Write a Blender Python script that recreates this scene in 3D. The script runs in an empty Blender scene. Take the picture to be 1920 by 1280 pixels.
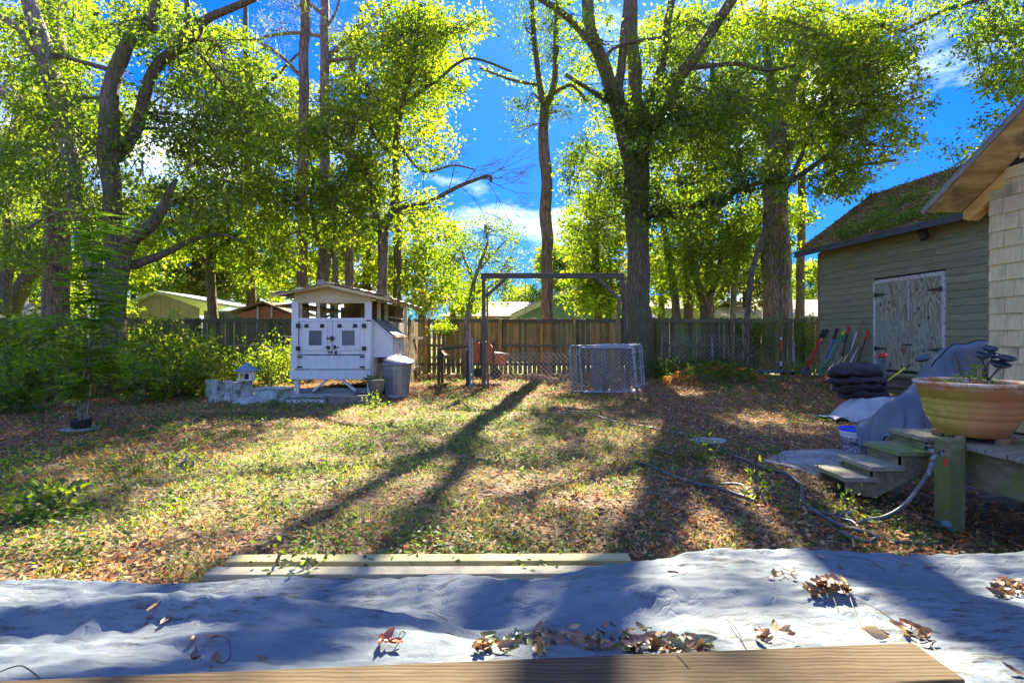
import bpy, math, random
import numpy as np
from mathutils import Vector, Matrix, Euler, noise as mnoise
random.seed(7); RNG = np.random.default_rng(7)
R = math.radians
sc = bpy.context.scene
COL = sc.collection

# ---------------------------------------------------------------- camera, world, sun
CAMH, HY, F = 1.22, 632.0, 960.0          # eye height, horizon row (1920 px wide picture), focal length in px
cd = bpy.data.cameras.new('camera'); cam = bpy.data.objects.new('camera', cd); COL.objects.link(cam)
cam.location = (0, 0, CAMH); cam.rotation_euler = (R(90), 0, 0)
cd.lens = 18; cd.sensor_width = 36; cd.shift_y = -(640-HY)/1920; cd.clip_start = .05; cd.clip_end = 2000
sc.camera = cam
SUN_EL, SUN_AZ = R(37.5), R(8.5)
w = bpy.data.worlds.new('World'); sc.world = w; w.use_nodes = True
nt = w.node_tree; nt.nodes.clear()
def N(t, **k):
    n = nt.nodes.new(t)
    for a, b in k.items(): setattr(n, a, b)
    return n
L = lambda a, b: nt.links.new(a, b)
CLOUD = (0.0, 0.0, 0.0)
wo = N('ShaderNodeOutputWorld'); bg = N('ShaderNodeBackground'); bg.inputs[1].default_value = 0.15
sky = N('ShaderNodeTexSky', sky_type='NISHITA', sun_disc=False, sun_elevation=SUN_EL, sun_rotation=SUN_AZ)
sky.air_density = 1.0; sky.dust_density = 0.3; sky.ozone_density = 3.0
hsv = N('ShaderNodeHueSaturation'); hsv.inputs['Saturation'].default_value = 1.45; hsv.inputs['Value'].default_value = 1.0
tc = N('ShaderNodeTexCoord'); mp = N('ShaderNodeMapping'); mp.inputs['Scale'].default_value = (1.2, 1.2, 3.4); mp.inputs['Location'].default_value = CLOUD
nz = N('ShaderNodeTexNoise'); nz.inputs['Scale'].default_value = 2.2; nz.inputs['Detail'].default_value = 7; nz.inputs['Roughness'].default_value = .58
rp = N('ShaderNodeValToRGB'); rp.color_ramp.elements[0].position = .50; rp.color_ramp.elements[1].position = .72
rp.color_ramp.elements[1].color = (.72, .74, .78, 1)
mx = N('ShaderNodeMixRGB'); mx.inputs[2].default_value = (2.9, 3.15, 2.75, 1)
L(tc.outputs['Generated'], mp.inputs[0]); L(mp.outputs[0], nz.inputs['Vector']); L(nz.outputs[0], rp.inputs[0])
bw = N('ShaderNodeRGBToBW'); L(sky.outputs[0], bw.inputs[0])
a1 = N('ShaderNodeMath', operation='ADD'); a1.inputs[1].default_value = 3.0; L(bw.outputs[0], a1.inputs[0])
dv = N('ShaderNodeMath', operation='DIVIDE'); dv.inputs[0].default_value = 1.6; L(a1.outputs[0], dv.inputs[1])
sc1 = N('ShaderNodeVectorMath', operation='SCALE'); L(sky.outputs[0], sc1.inputs[0]); L(dv.outputs[0], sc1.inputs['Scale'])
tint = N('ShaderNodeVectorMath', operation='MULTIPLY'); tint.inputs[1].default_value = (.13, .42, .84)
L(rp.outputs[0], mx.inputs[0]); L(sc1.outputs[0], hsv.inputs['Color']); L(hsv.outputs[0], tint.inputs[0]); L(tint.outputs[0], mx.inputs[1])
L(mx.outputs[0], bg.inputs[0]); L(bg.outputs[0], wo.inputs[0])
sd = bpy.data.lights.new('sun', 'SUN'); sun = bpy.data.objects.new('sun', sd); COL.objects.link(sun)
sd.energy = 3.5; sd.angle = R(.53); sd.color = (1, .89, .66)
sdir = Vector((math.sin(SUN_AZ)*math.cos(SUN_EL), math.cos(SUN_AZ)*math.cos(SUN_EL), math.sin(SUN_EL)))
sun.rotation_euler = sdir.to_track_quat('Z', 'Y').to_euler(); sun.location = sdir*60
sc.view_settings.view_transform = 'Standard'; sc.view_settings.look = 'None'
sc.view_settings.exposure = 3.05; sc.view_settings.gamma = 1; sc.view_settings.use_curve_mapping = False
cy = sc.cycles
cy.use_denoising = True; cy.max_bounces = 8; cy.diffuse_bounces = 4; cy.transmission_bounces = 6; cy.transparent_max_bounces = 8
cy.use_adaptive_sampling = True; cy.adaptive_threshold = .02; cy.caustics_reflective = False; cy.caustics_refractive = False

# ---------------------------------------------------------------- projection helpers
def P(px, py, Y): return Vector(((px-960)/F*Y, Y, CAMH-(py-HY)/F*Y))
def gauss(x, y, cx, cy_, s): return np.exp(-((x-cx)**2+(y-cy_)**2)/(2*s*s))
def vnoise(x, y, s=1.0, seed=0):
    x = np.asarray(x, float)/s+seed*17.3; y = np.asarray(y, float)/s+seed*31.7
    xi = np.floor(x); yi = np.floor(y); fx = x-xi; fy = y-yi
    fx = fx*fx*(3-2*fx); fy = fy*fy*(3-2*fy)
    def h(a, b):
        v = np.sin(a*127.1+b*311.7+seed*7.7)*43758.5453
        return v-np.floor(v)
    return (h(xi, yi)*(1-fx)+h(xi+1, yi)*fx)*(1-fy)+(h(xi, yi+1)*(1-fx)+h(xi+1, yi+1)*fx)*fy
def G(x, y):
    x = np.asarray(x, float); y = np.asarray(y, float)
    g = .06*gauss(x, y, 2.3, 4.1, .7)-.13*gauss(x, y, 3.1, 3.3, .45)+.14*gauss(x, y, 8.2, 12.8, 1.1)
    g = g+.16*gauss(x, y, 6.2, 13.6, 1.3)+.05*(vnoise(x, y, 1.7, 1)-.5)*np.clip((y-3.2)/1.5, 0, 1)+.018*(vnoise(x, y, .35, 2)-.5)
    g = g-.25*np.clip((np.hypot(x, y)-22)/30, 0, 1)
    return g
def g1(x, y): return float(G(x, y))
def GP(px, py, dz=0.0):
    Y = CAMH*F/(py-HY)
    for _ in range(4):
        X = (px-960)/F*Y; Y = (CAMH-g1(X, Y))*F/(py-HY)
    X = (px-960)/F*Y
    return Vector((X, Y, g1(X, Y)+dz))

# ---------------------------------------------------------------- object helpers
def tag(o, label=None, cat=None, group=None, kind=None):
    if label: o['label'] = label
    if cat: o['category'] = cat
    if group: o['group'] = group
    if kind: o['kind'] = kind
    return o
def thing(name, loc, label, cat, group=None):
    o = bpy.data.objects.new(name, None); COL.objects.link(o); o.location = loc; o.empty_display_size = .1
    return tag(o, label, cat, group)
def wloc(o):
    v = Vector((0, 0, 0))
    while o is not None: v += o.location; o = o.parent
    return v
def linkmesh(name, me, parent=None, loc=None):
    o = bpy.data.objects.new(name, me); COL.objects.link(o)
    if parent is not None: o.parent = parent
    if loc is not None: o.location = loc
    return o
class MB:
    def __init__(s): s.v = []; s.f = []
    def box(s, c, size, rot=None, jit=0):
        c = Vector(c); h = Vector(size)/2; n = len(s.v)
        M = rot if isinstance(rot, Matrix) else (Euler(rot).to_matrix() if rot else Matrix.Identity(3))
        for z in (-1, 1):
            for x, y in ((-1, -1), (1, -1), (1, 1), (-1, 1)):
                p = Vector((x*h.x, y*h.y, z*h.z))
                if jit: p += Vector([random.uniform(-jit, jit) for _ in range(3)])
                s.v.append(c+M@p)
        for f in ((3, 2, 1, 0), (4, 5, 6, 7), (0, 1, 5, 4), (1, 2, 6, 5), (2, 3, 7, 6), (3, 0, 4, 7)): s.f.append([n+i for i in f])
        return s
    def beam(s, a, b, wd, th, up=(0, 0, 1)):
        a, b = Vector(a), Vector(b); d = (b-a); ln = d.length; d.normalize(); u = Vector(up)
        sx = d.cross(u)
        if sx.length < 1e-4: sx = d.cross(Vector((0, 1, 0)))
        sx.normalize(); u = sx.cross(d).normalized()
        return s.box((a+b)/2, (ln, wd, th), Matrix((d, sx, u)).transposed())
    def prism(s, poly, d):
        n = len(s.v); k = len(poly); d = Vector(d)
        s.v += [Vector(p) for p in poly]+[Vector(p)+d for p in poly]
        s.f.append(list(range(n, n+k))[::-1]); s.f.append(list(range(n+k, n+2*k)))
        for i in range(k): j = (i+1) % k; s.f.append([n+i, n+j, n+k+j, n+k+i])
        return s
    def tube(s, pts, rad, sides=8, jit=0, caps=True):
        pts = [Vector(p) for p in pts]; m = len(pts)
        if not hasattr(rad, '__len__'): rad = [rad]*m
        t = [(pts[min(i+1, m-1)]-pts[max(i-1, 0)]).normalized() for i in range(m)]
        u = t[0].orthogonal().normalized(); n0 = len(s.v)
        for i in range(m):
            u = (u-t[i]*u.dot(t[i])); u = u.normalized() if u.length > 1e-6 else t[i].orthogonal().normalized()
            b = t[i].cross(u)
            for k in range(sides):
                a = 2*math.pi*k/sides; r = rad[i]
                if jit: r *= 1+jit*(mnoise.noise(Vector((math.cos(a)*1.7+pts[i].x, math.sin(a)*1.7+pts[i].y, pts[i].z*.9)))+.5*mnoise.noise(Vector((math.cos(a)*4, math.sin(a)*4, pts[i].z*3))))
                s.v.append(pts[i]+(u*math.cos(a)+b*math.sin(a))*r)
        for i in range(m-1):
            for k in range(sides):
                a = n0+i*sides+k; b_ = n0+i*sides+(k+1) % sides
                s.f.append([a, b_, b_+sides, a+sides])
        if caps:
            s.f.append([n0+k for k in range(sides)][::-1]); s.f.append([n0+(m-1)*sides+k for k in range(sides)])
        return s
    def lathe(s, prof, c, sides=32, sx=1, sy=1, wob=0, close=False):
        c = Vector(c); n0 = len(s.v)
        for r, z in prof:
            for k in range(sides):
                a = 2*math.pi*k/sides; q = r*(1+wob*math.sin(a*2+z*9))
                s.v.append(c+Vector((math.cos(a)*q*sx, math.sin(a)*q*sy, z)))
        for i in range(len(prof)-1):
            for k in range(sides):
                a = n0+i*sides+k; b = n0+i*sides+(k+1) % sides
                s.f.append([a, b, b+sides, a+sides])
        if prof[0][0] > 1e-4: s.f.append([n0+k for k in range(sides)][::-1])
        if prof[-1][0] > 1e-4: s.f.append([n0+(len(prof)-1)*sides+k for k in range(sides)])
        return s
    def grid(s, fn, nu, nv):
        n0 = len(s.v)
        for i in range(nu+1):
            for j in range(nv+1): s.v.append(Vector(fn(i/nu, j/nv)))
        for i in range(nu):
            for j in range(nv):
                a = n0+i*(nv+1)+j; s.f.append([a, a+nv+1, a+nv+2, a+1])
        return s
    def build(s, name, mat, parent=None, loc=None, smooth=False, bevel=0, label=None):
        off = wloc(parent) if parent is not None else (Vector(loc) if loc is not None else Vector((0, 0, 0)))
        me = bpy.data.meshes.new(name); me.from_pydata([tuple(v-off) for v in s.v], [], s.f); me.validate()
        me.materials.append(mat)
        if smooth: me.polygons.foreach_set('use_smooth', [True]*len(me.polygons))
        o = linkmesh(name, me, parent, off if parent is None else None)
        if bevel:
            m = o.modifiers.new('bevel', 'BEVEL'); m.width = bevel; m.segments = 2; m.limit_method = 'ANGLE'; m.angle_limit = R(40)
        if label: o['label'] = label
        return o
def shared(name, me, parent, wpos, rot=None, scale=None):
    o = bpy.data.objects.new(name, me); COL.objects.link(o); o.parent = parent
    o.location = Vector(wpos)-wloc(parent) if parent is not None else Vector(wpos)
    if rot is not None: o.rotation_euler = rot
    if scale is not None: o.scale = scale
    return o
def npmesh(name, V, Fc, mat, colr=None, parent=None, loc=None):
    off = wloc(parent) if parent is not None else (Vector(loc) if loc is not None else Vector((0, 0, 0)))
    V = np.asarray(V, np.float32)-np.array(off, np.float32); Fc = np.asarray(Fc, np.int32)
    me = bpy.data.meshes.new(name); k = Fc.shape[1]
    me.vertices.add(len(V)); me.vertices.foreach_set('co', V.ravel())
    me.loops.add(Fc.size); me.loops.foreach_set('vertex_index', Fc.ravel())
    me.polygons.add(len(Fc)); me.polygons.foreach_set('loop_start', np.arange(0, Fc.size, k, dtype=np.int32))
    me.update(calc_edges=True)
    if colr is not None:
        a = me.color_attributes.new('col', 'FLOAT_COLOR', 'POINT')
        c4 = np.ones((len(V), 4), np.float32); c4[:, :3] = colr; a.data.foreach_set('color', c4.ravel())
    me.materials.append(mat)
    return linkmesh(name, me, parent, off if parent is None else None)
def frames(n, d, up):
    d = d/np.linalg.norm(d, axis=1, keepdims=True)
    s = np.cross(d, up); l = np.linalg.norm(s, axis=1, keepdims=True); s = s/np.maximum(l, 1e-6); u = np.cross(s, d)
    return d, s, u
def leaf2(C, D, U, ln, wd, col, fold=.25):
    """folded leaf of two triangles: base, right, tip, left"""
    n = len(C); d, s, u = frames(n, D, U); ln = ln[:, None]; wd = wd[:, None]
    b = C-d*ln*.5; t = C+d*ln*.5; r = C+s*wd*.5+u*wd*fold; l = C-s*wd*.5+u*wd*fold
    V = np.stack([b, r, t, l], 1).reshape(-1, 3); i = np.arange(n)[:, None]*4
    Fc = np.concatenate([i+[0, 1, 2], i+[0, 2, 3]], 1).reshape(-1, 3)
    return V, Fc, np.repeat(col, 4, 0)
def leaf4(C, D, U, ln, wd, col, curl):
    """curled leaf of six triangles with a raised or sunk middle"""
    n = len(C); d, s, u = frames(n, D, U); ln = ln[:, None]; wd = wd[:, None]; curl = curl[:, None]
    b = C-d*ln*.5+u*curl*ln; t = C+d*ln*.5+u*curl*ln*1.2
    r1 = C-d*ln*.12+s*wd*.5+u*curl*wd*.8; r2 = C+d*ln*.2+s*wd*.38+u*curl*wd*.6
    l1 = C-d*ln*.12-s*wd*.5+u*curl*wd*.8; l2 = C+d*ln*.2-s*wd*.38+u*curl*wd*.6
    V = np.stack([b, r1, r2, t, l2, l1, C], 1).reshape(-1, 3); i = np.arange(n)[:, None]*7
    Fc = np.concatenate([i+[0, 1, 6], i+[1, 2, 6], i+[2, 3, 6], i+[3, 4, 6], i+[4, 5, 6], i+[5, 0, 6]], 1).reshape(-1, 3)
    return V, Fc, np.repeat(col, 7, 0)
def rdir(n, zs=1.0):
    d = RNG.normal(size=(n, 3)); d[:, 2] *= zs
    return d/np.linalg.norm(d, axis=1, keepdims=True)

# ---------------------------------------------------------------- materials
def newmat(name):
    m = bpy.data.materials.new(name); m.use_nodes = True; t = m.node_tree; t.nodes.clear()
    o = t.nodes.new('ShaderNodeOutputMaterial'); b = t.nodes.new('ShaderNodeBsdfPrincipled'); t.links.new(b.outputs[0], o.inputs[0])
    return m, t, b, o
def nd(t, k, **kw):
    n = t.nodes.new(k)
    for a, b in kw.items():
        if a.startswith('i_'): n.inputs[a[2:]].default_value = b
        else: setattr(n, a, b)
    return n
def coords(t, scale=(1, 1, 1), rnd=True):
    c = nd(t, 'ShaderNodeTexCoord'); m = nd(t, 'ShaderNodeMapping'); m.inputs['Scale'].default_value = scale
    if rnd:
        oi = nd(t, 'ShaderNodeObjectInfo'); mu = nd(t, 'ShaderNodeMath', operation='MULTIPLY'); mu.inputs[1].default_value = 37.0
        t.links.new(oi.outputs['Random'], mu.inputs[0])
        ad = nd(t, 'ShaderNodeVectorMath', operation='ADD'); t.links.new(c.outputs['Object'], ad.inputs[0]); t.links.new(mu.outputs[0], ad.inputs[1])
        t.links.new(ad.outputs[0], m.inputs[0])
    else: t.links.new(c.outputs['Object'], m.inputs[0])
    return m.outputs[0]
def ramp(t, src, stops):
    r = nd(t, 'ShaderNodeValToRGB'); e = r.color_ramp.elements
    while len(e) < len(stops): e.new(.5)
    for i, (p, c) in enumerate(stops): e[i].position = p; e[i].color = (*c, 1) if len(c) == 3 else c
    t.links.new(src, r.inputs[0]); return r.outputs[0]
def mixc(t, fac, a, b, mode='MIX'):
    m = nd(t, 'ShaderNodeMixRGB', blend_type=mode)
    for s, i in ((fac, 0), (a, 1), (b, 2)):
        if hasattr(s, 'node'): t.links.new(s, m.inputs[i])
        elif i == 0: m.inputs[0].default_value = s
        else: m.inputs[i].default_value = (*s, 1)
    return m.outputs[0]
def noisef(t, vec, scale, detail=6, rough=.6, dist=0):
    n = nd(t, 'ShaderNodeTexNoise'); n.inputs['Scale'].default_value = scale; n.inputs['Detail'].default_value = detail
    n.inputs['Roughness'].default_value = rough; n.inputs['Distortion'].default_value = dist; t.links.new(vec, n.inputs['Vector']); return n.outputs[0]
def bump(t, b, h, st=.4, dist=.01):
    n = nd(t, 'ShaderNodeBump'); n.inputs['Strength'].default_value = st; n.inputs['Distance'].default_value = dist
    t.links.new(h, n.inputs['Height']); t.links.new(n.outputs[0], b.inputs['Normal'])
def pm(name, c1, c2, scale=4, rough=.75, st=(1, 1, 1), metal=0, bst=.4, bdist=.006, c3=None, c3scale=1.5, c3th=(.5, .65), var=.22, fine=None):
    m, t, b, o = newmat(name); v = coords(t, st)
    f = noisef(t, v, scale); c = ramp(t, f, [(.32, c1), (.68, c2)])
    if c3: c = mixc(t, ramp(t, noisef(t, coords(t), c3scale, 5), [(c3th[0], (0, 0, 0)), (c3th[1], (1, 1, 1))]), c, c3)
    oi = nd(t, 'ShaderNodeObjectInfo'); mr = nd(t, 'ShaderNodeMapRange'); mr.inputs[3].default_value = 1-var; mr.inputs[4].default_value = 1+var
    t.links.new(oi.outputs['Random'], mr.inputs[0]); c = mixc(t, 1, c, mr.outputs[0], 'MULTIPLY')
    t.links.new(c, b.inputs['Base Color']); b.inputs['Roughness'].default_value = rough; b.inputs['Metallic'].default_value = metal
    bump(t, b, noisef(t, v, (fine or scale*3), 8, .7), bst, bdist)
    return m
def wood(name, dark, light, moss=None, mth=(.5, .7), axis='z', sc_=6, rough=.8, bst=.5, var=.25, mscale=1.6):
    st = {'z': (9, 9, .5), 'x': (.5, 9, 9), 'y': (9, .5, 9)}[axis]
    return pm(name, dark, light, sc_*.7, rough, st, bst=bst, bdist=.004, c3=moss, c3scale=mscale, c3th=mth, var=var)
def leafmat(name, trans=.66, tint=(2.35, 2.25, .36), rough=.5, gl=.035):
    m, t, b, o = newmat(name); t.nodes.remove(b)
    a = nd(t, 'ShaderNodeAttribute', attribute_name='col'); df = nd(t, 'ShaderNodeBsdfDiffuse'); tr = nd(t, 'ShaderNodeBsdfTranslucent')
    gs = nd(t, 'ShaderNodeBsdfGlossy'); gs.inputs['Roughness'].default_value = rough
    t.links.new(a.outputs['Color'], df.inputs[0]); t.links.new(mixc(t, 1, a.outputs['Color'], tint, 'MULTIPLY'), tr.inputs[0])
    m1 = nd(t, 'ShaderNodeMixShader'); m1.inputs[0].default_value = trans; t.links.new(df.outputs[0], m1.inputs[1]); t.links.new(tr.outputs[0], m1.inputs[2])
    m2 = nd(t, 'ShaderNodeMixShader'); m2.inputs[0].default_value = gl; t.links.new(m1.outputs[0], m2.inputs[1]); t.links.new(gs.outputs[0], m2.inputs[2])
    t.links.new(m2.outputs[0], o.inputs[0]); return m
M_leaf = leafmat('leaf'); M_dry = leafmat('dry_leaf', .28, (1.3, 1.1, .8), .6, .03); M_grass = leafmat('grass_blade', .45, (1.8, 1.7, .5), .5, .04)
def barkmat(name, dark, light, moss=None, sc_=3.0, var=.1, th=(.5, .68)):
    m, t, b, o = newmat(name); v = coords(t, (3.2, 3.2, .55)); f = noisef(t, v, sc_*1.6, 8, .7, 1.2)
    vo = nd(t, 'ShaderNodeTexVoronoi', feature='DISTANCE_TO_EDGE'); vo.inputs['Scale'].default_value = sc_*1.7; t.links.new(v, vo.inputs['Vector'])
    cr = ramp(t, vo.outputs[0], [(0, (.25, .25, .25)), (.18, (1, 1, 1))]); c = mixc(t, .75, ramp(t, f, [(.3, dark), (.7, light)]), cr, 'MULTIPLY')
    if moss: c = mixc(t, ramp(t, noisef(t, coords(t), .9, 6), [(th[0], (0, 0, 0)), (th[1], (1, 1, 1))]), c, moss)
    t.links.new(c, b.inputs['Base Color']); b.inputs['Roughness'].default_value = .9
    h = mixc(t, .5, vo.outputs[0], f, 'ADD'); bump(t, b, h, .9, .03); return m
M_oak = barkmat('oak_bark', (.085, .065, .045), (.28, .22, .15), (.09, .11, .04), 2.4)
M_grey = barkmat('grey_bark', (.16, .14, .11), (.42, .37, .29), (.12, .15, .06), 2.2)
M_pine = barkmat('pine_bark', (.12, .08, .055), (.44, .28, .20), None, 2.0)
M_pineg = barkmat('grey_pine_bark', (.16, .12, .10), (.46, .36, .30), (.10, .13, .05), 2.0, th=(.6, .8))

# ground: soil, leaf flecks and mossy green
def groundmat():
    m, t, b, o = newmat('yard_soil'); v = coords(t, rnd=False)
    vo = nd(t, 'ShaderNodeTexVoronoi'); vo.inputs['Scale'].default_value = 26; vo.inputs['Randomness'].default_value = 1; t.links.new(v, vo.inputs['Vector'])
    sp = nd(t, 'ShaderNodeSeparateColor'); t.links.new(vo.outputs['Color'], sp.inputs[0])
    lc = ramp(t, sp.outputs[0], [(0, (.09, .055, .035)), (.35, (.17, .10, .06)), (.65, (.27, .17, .10)), (.9, (.36, .26, .17)), (1, (.2, .09, .05))])
    soil = ramp(t, noisef(t, v, 9, 8, .7), [(.3, (.045, .032, .022)), (.7, (.12, .085, .06))])
    c = mixc(t, ramp(t, noisef(t, v, 2.3, 6), [(.4, (.2, .2, .2)), (.6, (.9, .9, .9))]), soil, lc)
    gm = ramp(t, noisef(t, v, .55, 7, .65), [(.50, (0, 0, 0)), (.62, (.75, .75, .75))])
    c = mixc(t, gm, c, ramp(t, noisef(t, v, 30, 4), [(.3, (.05, .085, .02)), (.7, (.15, .17, .04))]))
    sx = nd(t, 'ShaderNodeSeparateXYZ'); t.links.new(v, sx.inputs[0]); bm = nd(t, 'ShaderNodeMapRange'); bm.inputs[1].default_value = 17.0; bm.inputs[2].default_value = 17.6; t.links.new(sx.outputs['Y'], bm.inputs[0])
    c = mixc(t, bm.outputs[0], c, ramp(t, noisef(t, v, 3, 8, .7), [(.3, (.10, .15, .025)), (.7, (.26, .30, .06))]))
    t.links.new(c, b.inputs['Base Color']); b.inputs['Roughness'].default_value = .95
    bump(t, b, mixc(t, .5, vo.outputs['Distance'], noisef(t, v, 40, 6, .7), 'ADD'), .8, .03); return m
M_ground = groundmat()

# ---------------------------------------------------------------- ground
def axis_pts(lim, fine, step):
    a = list(np.arange(-fine, fine+step/2, step)); s = step
    while a[-1] < lim: s *= 1.35; a.append(a[-1]+s)
    b = [-q for q in a[::-1] if q > fine]
    return np.array(b+a)
gx = axis_pts(420, 13, .17); gy = axis_pts(420, 13, .17)+8
XX, YY = np.meshgrid(gx, gy, indexing='ij'); ZZ = G(XX, YY)
nx, ny = XX.shape; idx = np.arange(nx*ny).reshape(nx, ny)
Fc = np.stack([idx[:-1, :-1], idx[1:, :-1], idx[1:, 1:], idx[:-1, 1:]], -1).reshape(-1, 4)
go = npmesh('ground', np.stack([XX, YY, ZZ], -1).reshape(-1, 3), Fc, M_ground); go['kind'] = 'structure'
go.data.polygons.foreach_set('use_smooth', [True]*len(go.data.polygons))

# density masks shared by the ground scatters
def grassy(x, y):
    a = vnoise(x, y, 1.3, 5)*.6+vnoise(x, y, .4, 6)*.4
    core = 1.15*np.exp(-((x+1.3)**2/(2*1.9**2)+(y-5.6)**2/(2*2.4**2)))+.8*gauss(x, y, -4.3, 9.2, 1.2)+.6*gauss(x, y, -3.2, 3.4, .9)+.5*gauss(x, y, -.2, 8.3, 1.2)
    return np.clip(a*.55+core*.95-.30, 0, 1)
def onyard(x, y):
    ok = (y < 16.6) & (x < 10.0-.128*y)
    ok &= ~((x > 3.6) & (y < 4.6))
    ok &= ~((y < 2.42) & (x > -3.2))
    return ok
def scatter(n, y0, y1, p=1.0):
    y = y0+(y1-y0)*RNG.random(n)**p; x = (RNG.random(n)*2-1)*(y*1.06+.5)
    return x, y
litcols = np.array([[.36, .20, .10], [.44, .27, .14], [.26, .13, .065], [.52, .35, .20], [.38, .16, .05], [.17, .10, .06], [.50, .24, .09], [.55, .42, .28], [.30, .21, .12]])*[1.15, .98, .72]
x, y = scatter(150000, 2.4, 16.8, 1.0); k = onyard(x, y) & (RNG.random(len(x)) > grassy(x, y)*.75); x, y = x[k], y[k]; n = len(x)
ln = RNG.uniform(.026, .068, n)*np.clip(1+(y-8)*.03, .85, 1.3); wd = ln*RNG.uniform(.3, .55, n)
a = RNG.random(n)*6.283; d = np.stack([np.cos(a), np.sin(a), RNG.normal(0, .28, n)], 1)
up = np.stack([RNG.normal(0, .28, n), RNG.normal(0, .28, n), np.ones(n)], 1)
col = litcols[RNG.integers(0, len(litcols), n)]*RNG.uniform(.65, 1.25, (n, 1))
V, Fc, cc = leaf4(np.stack([x, y, G(x, y)+RNG.uniform(.004, .03, n)], 1), d, up, ln, wd, col, RNG.normal(.12, .2, n))
tag(npmesh('leaf_litter', V, Fc, M_dry, cc), 'brown and tan fallen leaves lying all over the yard', 'leaf litter', kind='stuff')
# twigs in the litter
x, y = scatter(5000, 2.6, 16); k = onyard(x, y); x, y = x[k], y[k]; n = len(x)
a = RNG.random(n)*6.283; d = np.stack([np.cos(a), np.sin(a), RNG.normal(0, .06, n)], 1)
V, Fc, cc = leaf2(np.stack([x, y, G(x, y)+.02], 1), d, np.tile([0, 0, 1.], (n, 1)), RNG.uniform(.1, .45, n), np.full(n, .006), np.tile([.28, .22, .16], (n, 1))*RNG.uniform(.5, 1.3, (n, 1)), 0)
tag(npmesh('twig_litter', V, Fc, M_dry, cc), 'thin dry twigs and pine needles strewn in the litter', 'twigs', kind='stuff')
# grass blades
x, y = scatter(190000, 2.5, 13.5, 1.1); k = onyard(x, y) & (RNG.random(len(x)) < grassy(x, y)**1.1*1.7*np.clip(vnoise(x, y, .16, 9)*2-.35, .05, 1)); x, y = x[k], y[k]; n = len(x)
hh = RNG.uniform(.02, .06, n)*(.7+vnoise(x, y, .5, 3)); a = RNG.random(n)*6.283; lean = RNG.uniform(.4, 1.8, n)
d = np.stack([np.cos(a)*lean, np.sin(a)*lean, np.ones(n)], 1)
c = np.stack([x, y, G(x, y)+hh*.42], 1)
gc = np.array([[.25, .35, .03], [.18, .30, .03], [.34, .40, .04], [.42, .40, .07]])
up = np.stack([-np.sin(a), np.cos(a), np.full(n, .1)], 1)
V, Fc, cc = leaf2(c, d, np.cross(d, up), hh, RNG.uniform(.003, .006, n)*(.8+y*.08), gc[RNG.integers(0, 4, n)]*RNG.uniform(.7, 1.25, (n, 1)), 0)
tag(npmesh('grass', V, Fc, M_grass, cc), 'sparse yellow green grass in the sunlit middle of the yard', 'grass', kind='stuff')
# small round-leaved weeds in clumps
nc = 5200; x, y = scatter(nc, 2.6, 16.3, 1.0); wmask = (vnoise(x, y, 1.1, 12)*.6+vnoise(x, y, .3, 13)*.4)
k = onyard(x, y) & (RNG.random(nc) < np.clip(wmask*2.6-.95+.6*grassy(x, y), 0, 1)); x, y = x[k], y[k]
q = RNG.integers(6, 24, len(x)); X = np.repeat(x, q); Y = np.repeat(y, q); n = len(X); sp = np.repeat(RNG.uniform(.03, .10, len(x)), q)
X = X+RNG.normal(0, 1, n)*sp; Y = Y+RNG.normal(0, 1, n)*sp; a = RNG.random(n)*6.283
z = G(X, Y)+RNG.uniform(.015, .07, n)
col = np.array([[.06, .13, .025], [.09, .17, .03], [.05, .10, .03]])[RNG.integers(0, 3, n)]*RNG.uniform(.75, 1.3, (n, 1))
V, Fc, cc = leaf2(np.stack([X, Y, z], 1), np.stack([np.cos(a), np.sin(a), RNG.normal(.2, .3, n)], 1), np.stack([RNG.normal(0, .4, n), RNG.normal(0, .4, n), np.ones(n)], 1),
                  RNG.uniform(.025, .05, n)*(.9+Y*.04), RNG.uniform(.012, .028, n)*(.9+Y*.04), col, .2)
tag(npmesh('ground_cover', V, Fc, M_leaf, cc), 'low green weeds sprouting through the fallen leaves', 'weeds', kind='stuff')

# ---------------------------------------------------------------- stepping stones and concrete path
M_conc = pm('pale_concrete', (.22, .21, .19), (.42, .41, .38), 7, .9, c3=(.12, .10, .07), c3scale=3, c3th=(.5, .7), var=.08)
mb = MB(); pts = [GP(1470, 850), GP(1560, 846), GP(1625, 850), GP(1620, 905), GP(1560, 905), GP(1480, 880), GP(1430, 868)]
mb.prism([Vector((p.x, p.y, p.z-.02)) for p in pts][::-1], (0, 0, .05)); o = mb.build('path', M_conc, loc=GP(1540, 870)); o['kind'] = 'structure'
mb = MB(); c = GP(1330, 830); mb.prism([c+Vector((.20*math.cos(t)*(1+.1*math.sin(3*t)), .16*math.sin(t), -.01)) for t in np.linspace(0, 6.283, 15)[:-1]], (0, 0, .045))
tag(mb.build('stepping_stone', M_conc, loc=c, bevel=.006), 'round grey stepping stone sunk in the leaves beside the hose', 'stone')

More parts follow.
